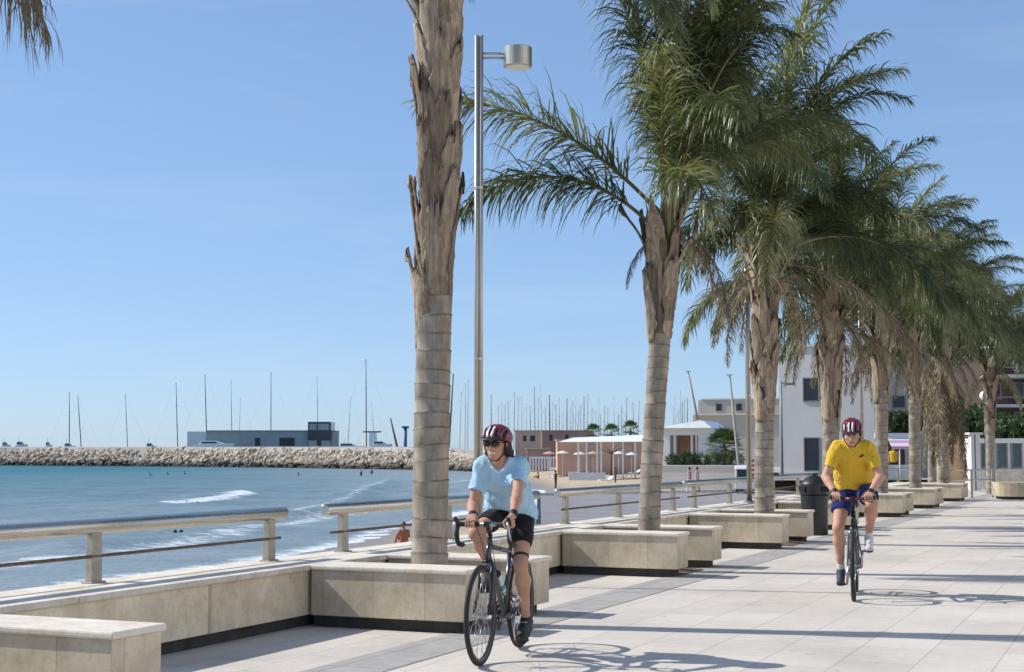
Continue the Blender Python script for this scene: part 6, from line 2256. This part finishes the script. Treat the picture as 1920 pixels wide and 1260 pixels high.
# ---- small figures far off
def figure(label, loc, rz, pose, skin, top=None, bottom=None, group=None, hair=None):
    o = thing('person', label, 'person', loc, rz, group)
    h = .02
    f = Field((-.6, -.5, -.35), (.9, .5, 1.95), h)
    sk, sh_, tr = skin, top, bottom
    if pose == 'stand' or pose == 'walk':
        d = .16 if pose == 'walk' else .02
        for s_, fx in ((1, d), (-1, -d)):
            f.cap((0, s_ * .09, .9), (fx * .6, s_ * .09, .48), .085, .06, .03); f.cap((fx * .6, s_ * .09, .48), (fx, s_ * .1, .05), .058, .04, .02); f.cap((fx - .04, s_ * .1, .03), (fx + .14, s_ * .1, .025), .035, .03, .02)
            f.cap((0, s_ * .19, 1.42), (-fx * .4, s_ * .24, 1.12), .05, .042, .02); f.cap((-fx * .4, s_ * .24, 1.12), (.05, s_ * .23, .86), .04, .03, .02)
        f.cap((0, 0, .95), (0, 0, 1.35), .115, .13, .04, 1.35); f.cap((0, .16, 1.42), (0, -.16, 1.42), .055, .055, .04); f.cap((0, 0, 1.42), (.02, 0, 1.6), .055, .05, .03)
        head = (.02, 0, 1.66)
    elif pose == 'sit':
        for s_ in (1, -1):
            f.cap((0, s_ * .1, .10), (.40, s_ * .12, .36), .09, .06, .03); f.cap((.40, s_ * .12, .36), (.68, s_ * .12, .05), .06, .04, .03)
            f.cap((-.02, s_ * .19, .55), (.1, s_ * .27, .33), .05, .04, .03); f.cap((.1, s_ * .27, .33), (.38, s_ * .2, .38), .04, .03, .02)
        f.cap((-.02, 0, .12), (-.02, 0, .48), .13, .135, .04, 1.35); f.cap((-.02, .16, .56), (-.02, -.16, .56), .06, .06, .05); f.cap((0, 0, .56), (.03, 0, .74), .055, .05, .03)
        head = (.04, 0, .80)
    else:                                                     # swimming, head and shoulders above the water
        f.cap((0, 0, -.3), (0, 0, .0), .13, .13, .04, 1.3); f.cap((0, .17, .02), (0, -.17, .02), .065, .065, .05); f.cap((0, 0, .05), (.02, 0, .2), .055, .05, .03)
        f.cap((0, .18, .0), (.3, .3, -.08), .05, .04, .03); f.cap((0, -.18, .0), (.3, -.3, -.08), .05, .04, .03)
        head = (.03, 0, .27)
    f.ell(head, (.10, .08, .125), None, .02); f.cap((head[0] + .08, 0, head[2]), (head[0] + .11, 0, head[2] - .03), .012, .015, .01)

    def pick(cn):
        mi = np.zeros(len(cn), np.int32)
        return mi
    f.mesh('body', skin, o, pick)
    g2 = Field((head[0] - .2, -.2, head[2] - .2), (head[0] + .2, .2, head[2] + .25), h)
    g2.ell((head[0] - .02, 0, head[2] + .025), (.115, .095, .12), None, .02); g2.cut((head[0] + .03, 0, head[2]), (1, 0, -.5)); g2.mesh('hair', hair or M['hair_w'], o)
    if top is not None:
        z0 = .95 if pose != 'sit' else .12
        g3 = Field((-.4, -.4, -.3), (.5, .4, 1.7), h)
        zt = 1.38 if pose != 'sit' else .5
        g3.cap((-.0, 0, z0), (0, 0, zt), .14, .15, .04, 1.35); g3.cap((0, .17, zt + .05), (0, -.17, zt + .05), .075, .075, .04); g3.mesh('shirt', top, o)
    if bottom is not None and pose != 'sit':
        g4 = Field((-.4, -.4, -.1), (.5, .4, 1.2), h)
        d = .16 if pose == 'walk' else .02
        for s_, fx in ((1, d), (-1, -d)):
            g4.cap((0, s_ * .09, .92), (fx * .6, s_ * .09, .48), .105, .085, .03); g4.cap((fx * .6, s_ * .09, .48), (fx, s_ * .1, .12), .08, .07, .03)
        g4.cap((0, 0, .9), (0, 0, 1.0), .13, .13, .03, 1.3); g4.mesh('trousers', bottom, o)
    return o


M['skin_dark'] = simple('skin_sunburnt', (.33, .10, .055), .6)
M['orangecloth'] = cloth_material('orange_cloth', (.5, .16, .06))
M['white_c'] = cloth_material('white_cloth', (.75, .74, .72))
M['lilac'] = cloth_material('lilac_cloth', (.36, .24, .32))
p = ground(757, 1017, -2.32)
figure('sunburnt person sitting on the sand left of the big palm trunk', ground(757, 1022, -2.35), R(115), 'sit', M['skin_dark'])
figure('person in black standing on the far sand right of the blue-shirted rider', ground(1042, 915, -2.3), R(200), 'stand', M['black'], M['black'], M['black'])
figure('person in orange sitting on the far sand right of the blue-shirted rider', ground(1009, 898, -2.3), R(170), 'sit', M['skin_dark'], M['orangecloth'])
figure('person in lilac top and white trousers walking on the quay behind the railing', ground(1293, 924, -1.5), R(160), 'walk', M['skin_m'], M['lilac'], M['white_c'])
figure('person in a lilac top walking on the quay, right of the one in white trousers', ground(1307, 923, -1.5), R(175), 'walk', M['skin_m'], M['lilac'], M['lilac'])
figure('person in dark clothes on the far beach below the canopy', ground(1154, 905, -2.3), R(190), 'stand', M['skin_dark'], M['black'], M['navy'])
k_ = at(1676, 893, 80.2); figure('person in yellow standing inside the dark kiosk', (k_.x, 80.2, -.1), R(-100), 'stand', M['skin_m'], M['yellowshirt'], M['black'])
M['wetskin'] = simple('wet_skin', (.10, .055, .04), .3)
for (px, py, lb) in ((349, 946, 'swimmer left of two at the white breaker'), (370, 946, 'swimmer right of two at the white breaker'), (328, 1000, 'swimmer left of two close inshore under the left railing'), (339, 1000, 'swimmer right of two close inshore under the left railing'),
                     (281, 889, 'swimmer far out, leftmost of three before the breakwater'), (314, 887, 'swimmer far out, middle of three before the breakwater'), (346, 886, 'swimmer far out, rightmost of three before the breakwater'),
                     (559, 888, 'lone swimmer far out right of the harbour building'), (736, 953, 'lone swimmer just left of the big palm trunk above the lower rail')):
    q = ground(px, py + 3, SEA_Z)
    figure(lb, (q.x, q.y, SEA_Z + (.15 if py < 900 else -.02 if py < 960 else -.13)), R(40), 'swim', M['wetskin'], group='swimmers in the bay')
for (px, py, lb) in ((677, 892, 'bather standing in the far shallows, left of two near the big palm trunk'), (697, 889, 'bather standing in the far shallows, right of two near the big palm trunk')):
    q = ground(px, py, SEA_Z); figure(lb, (q.x, q.y, SEA_Z - .75), R(60), 'stand', M['wetskin'], group='swimmers in the bay')
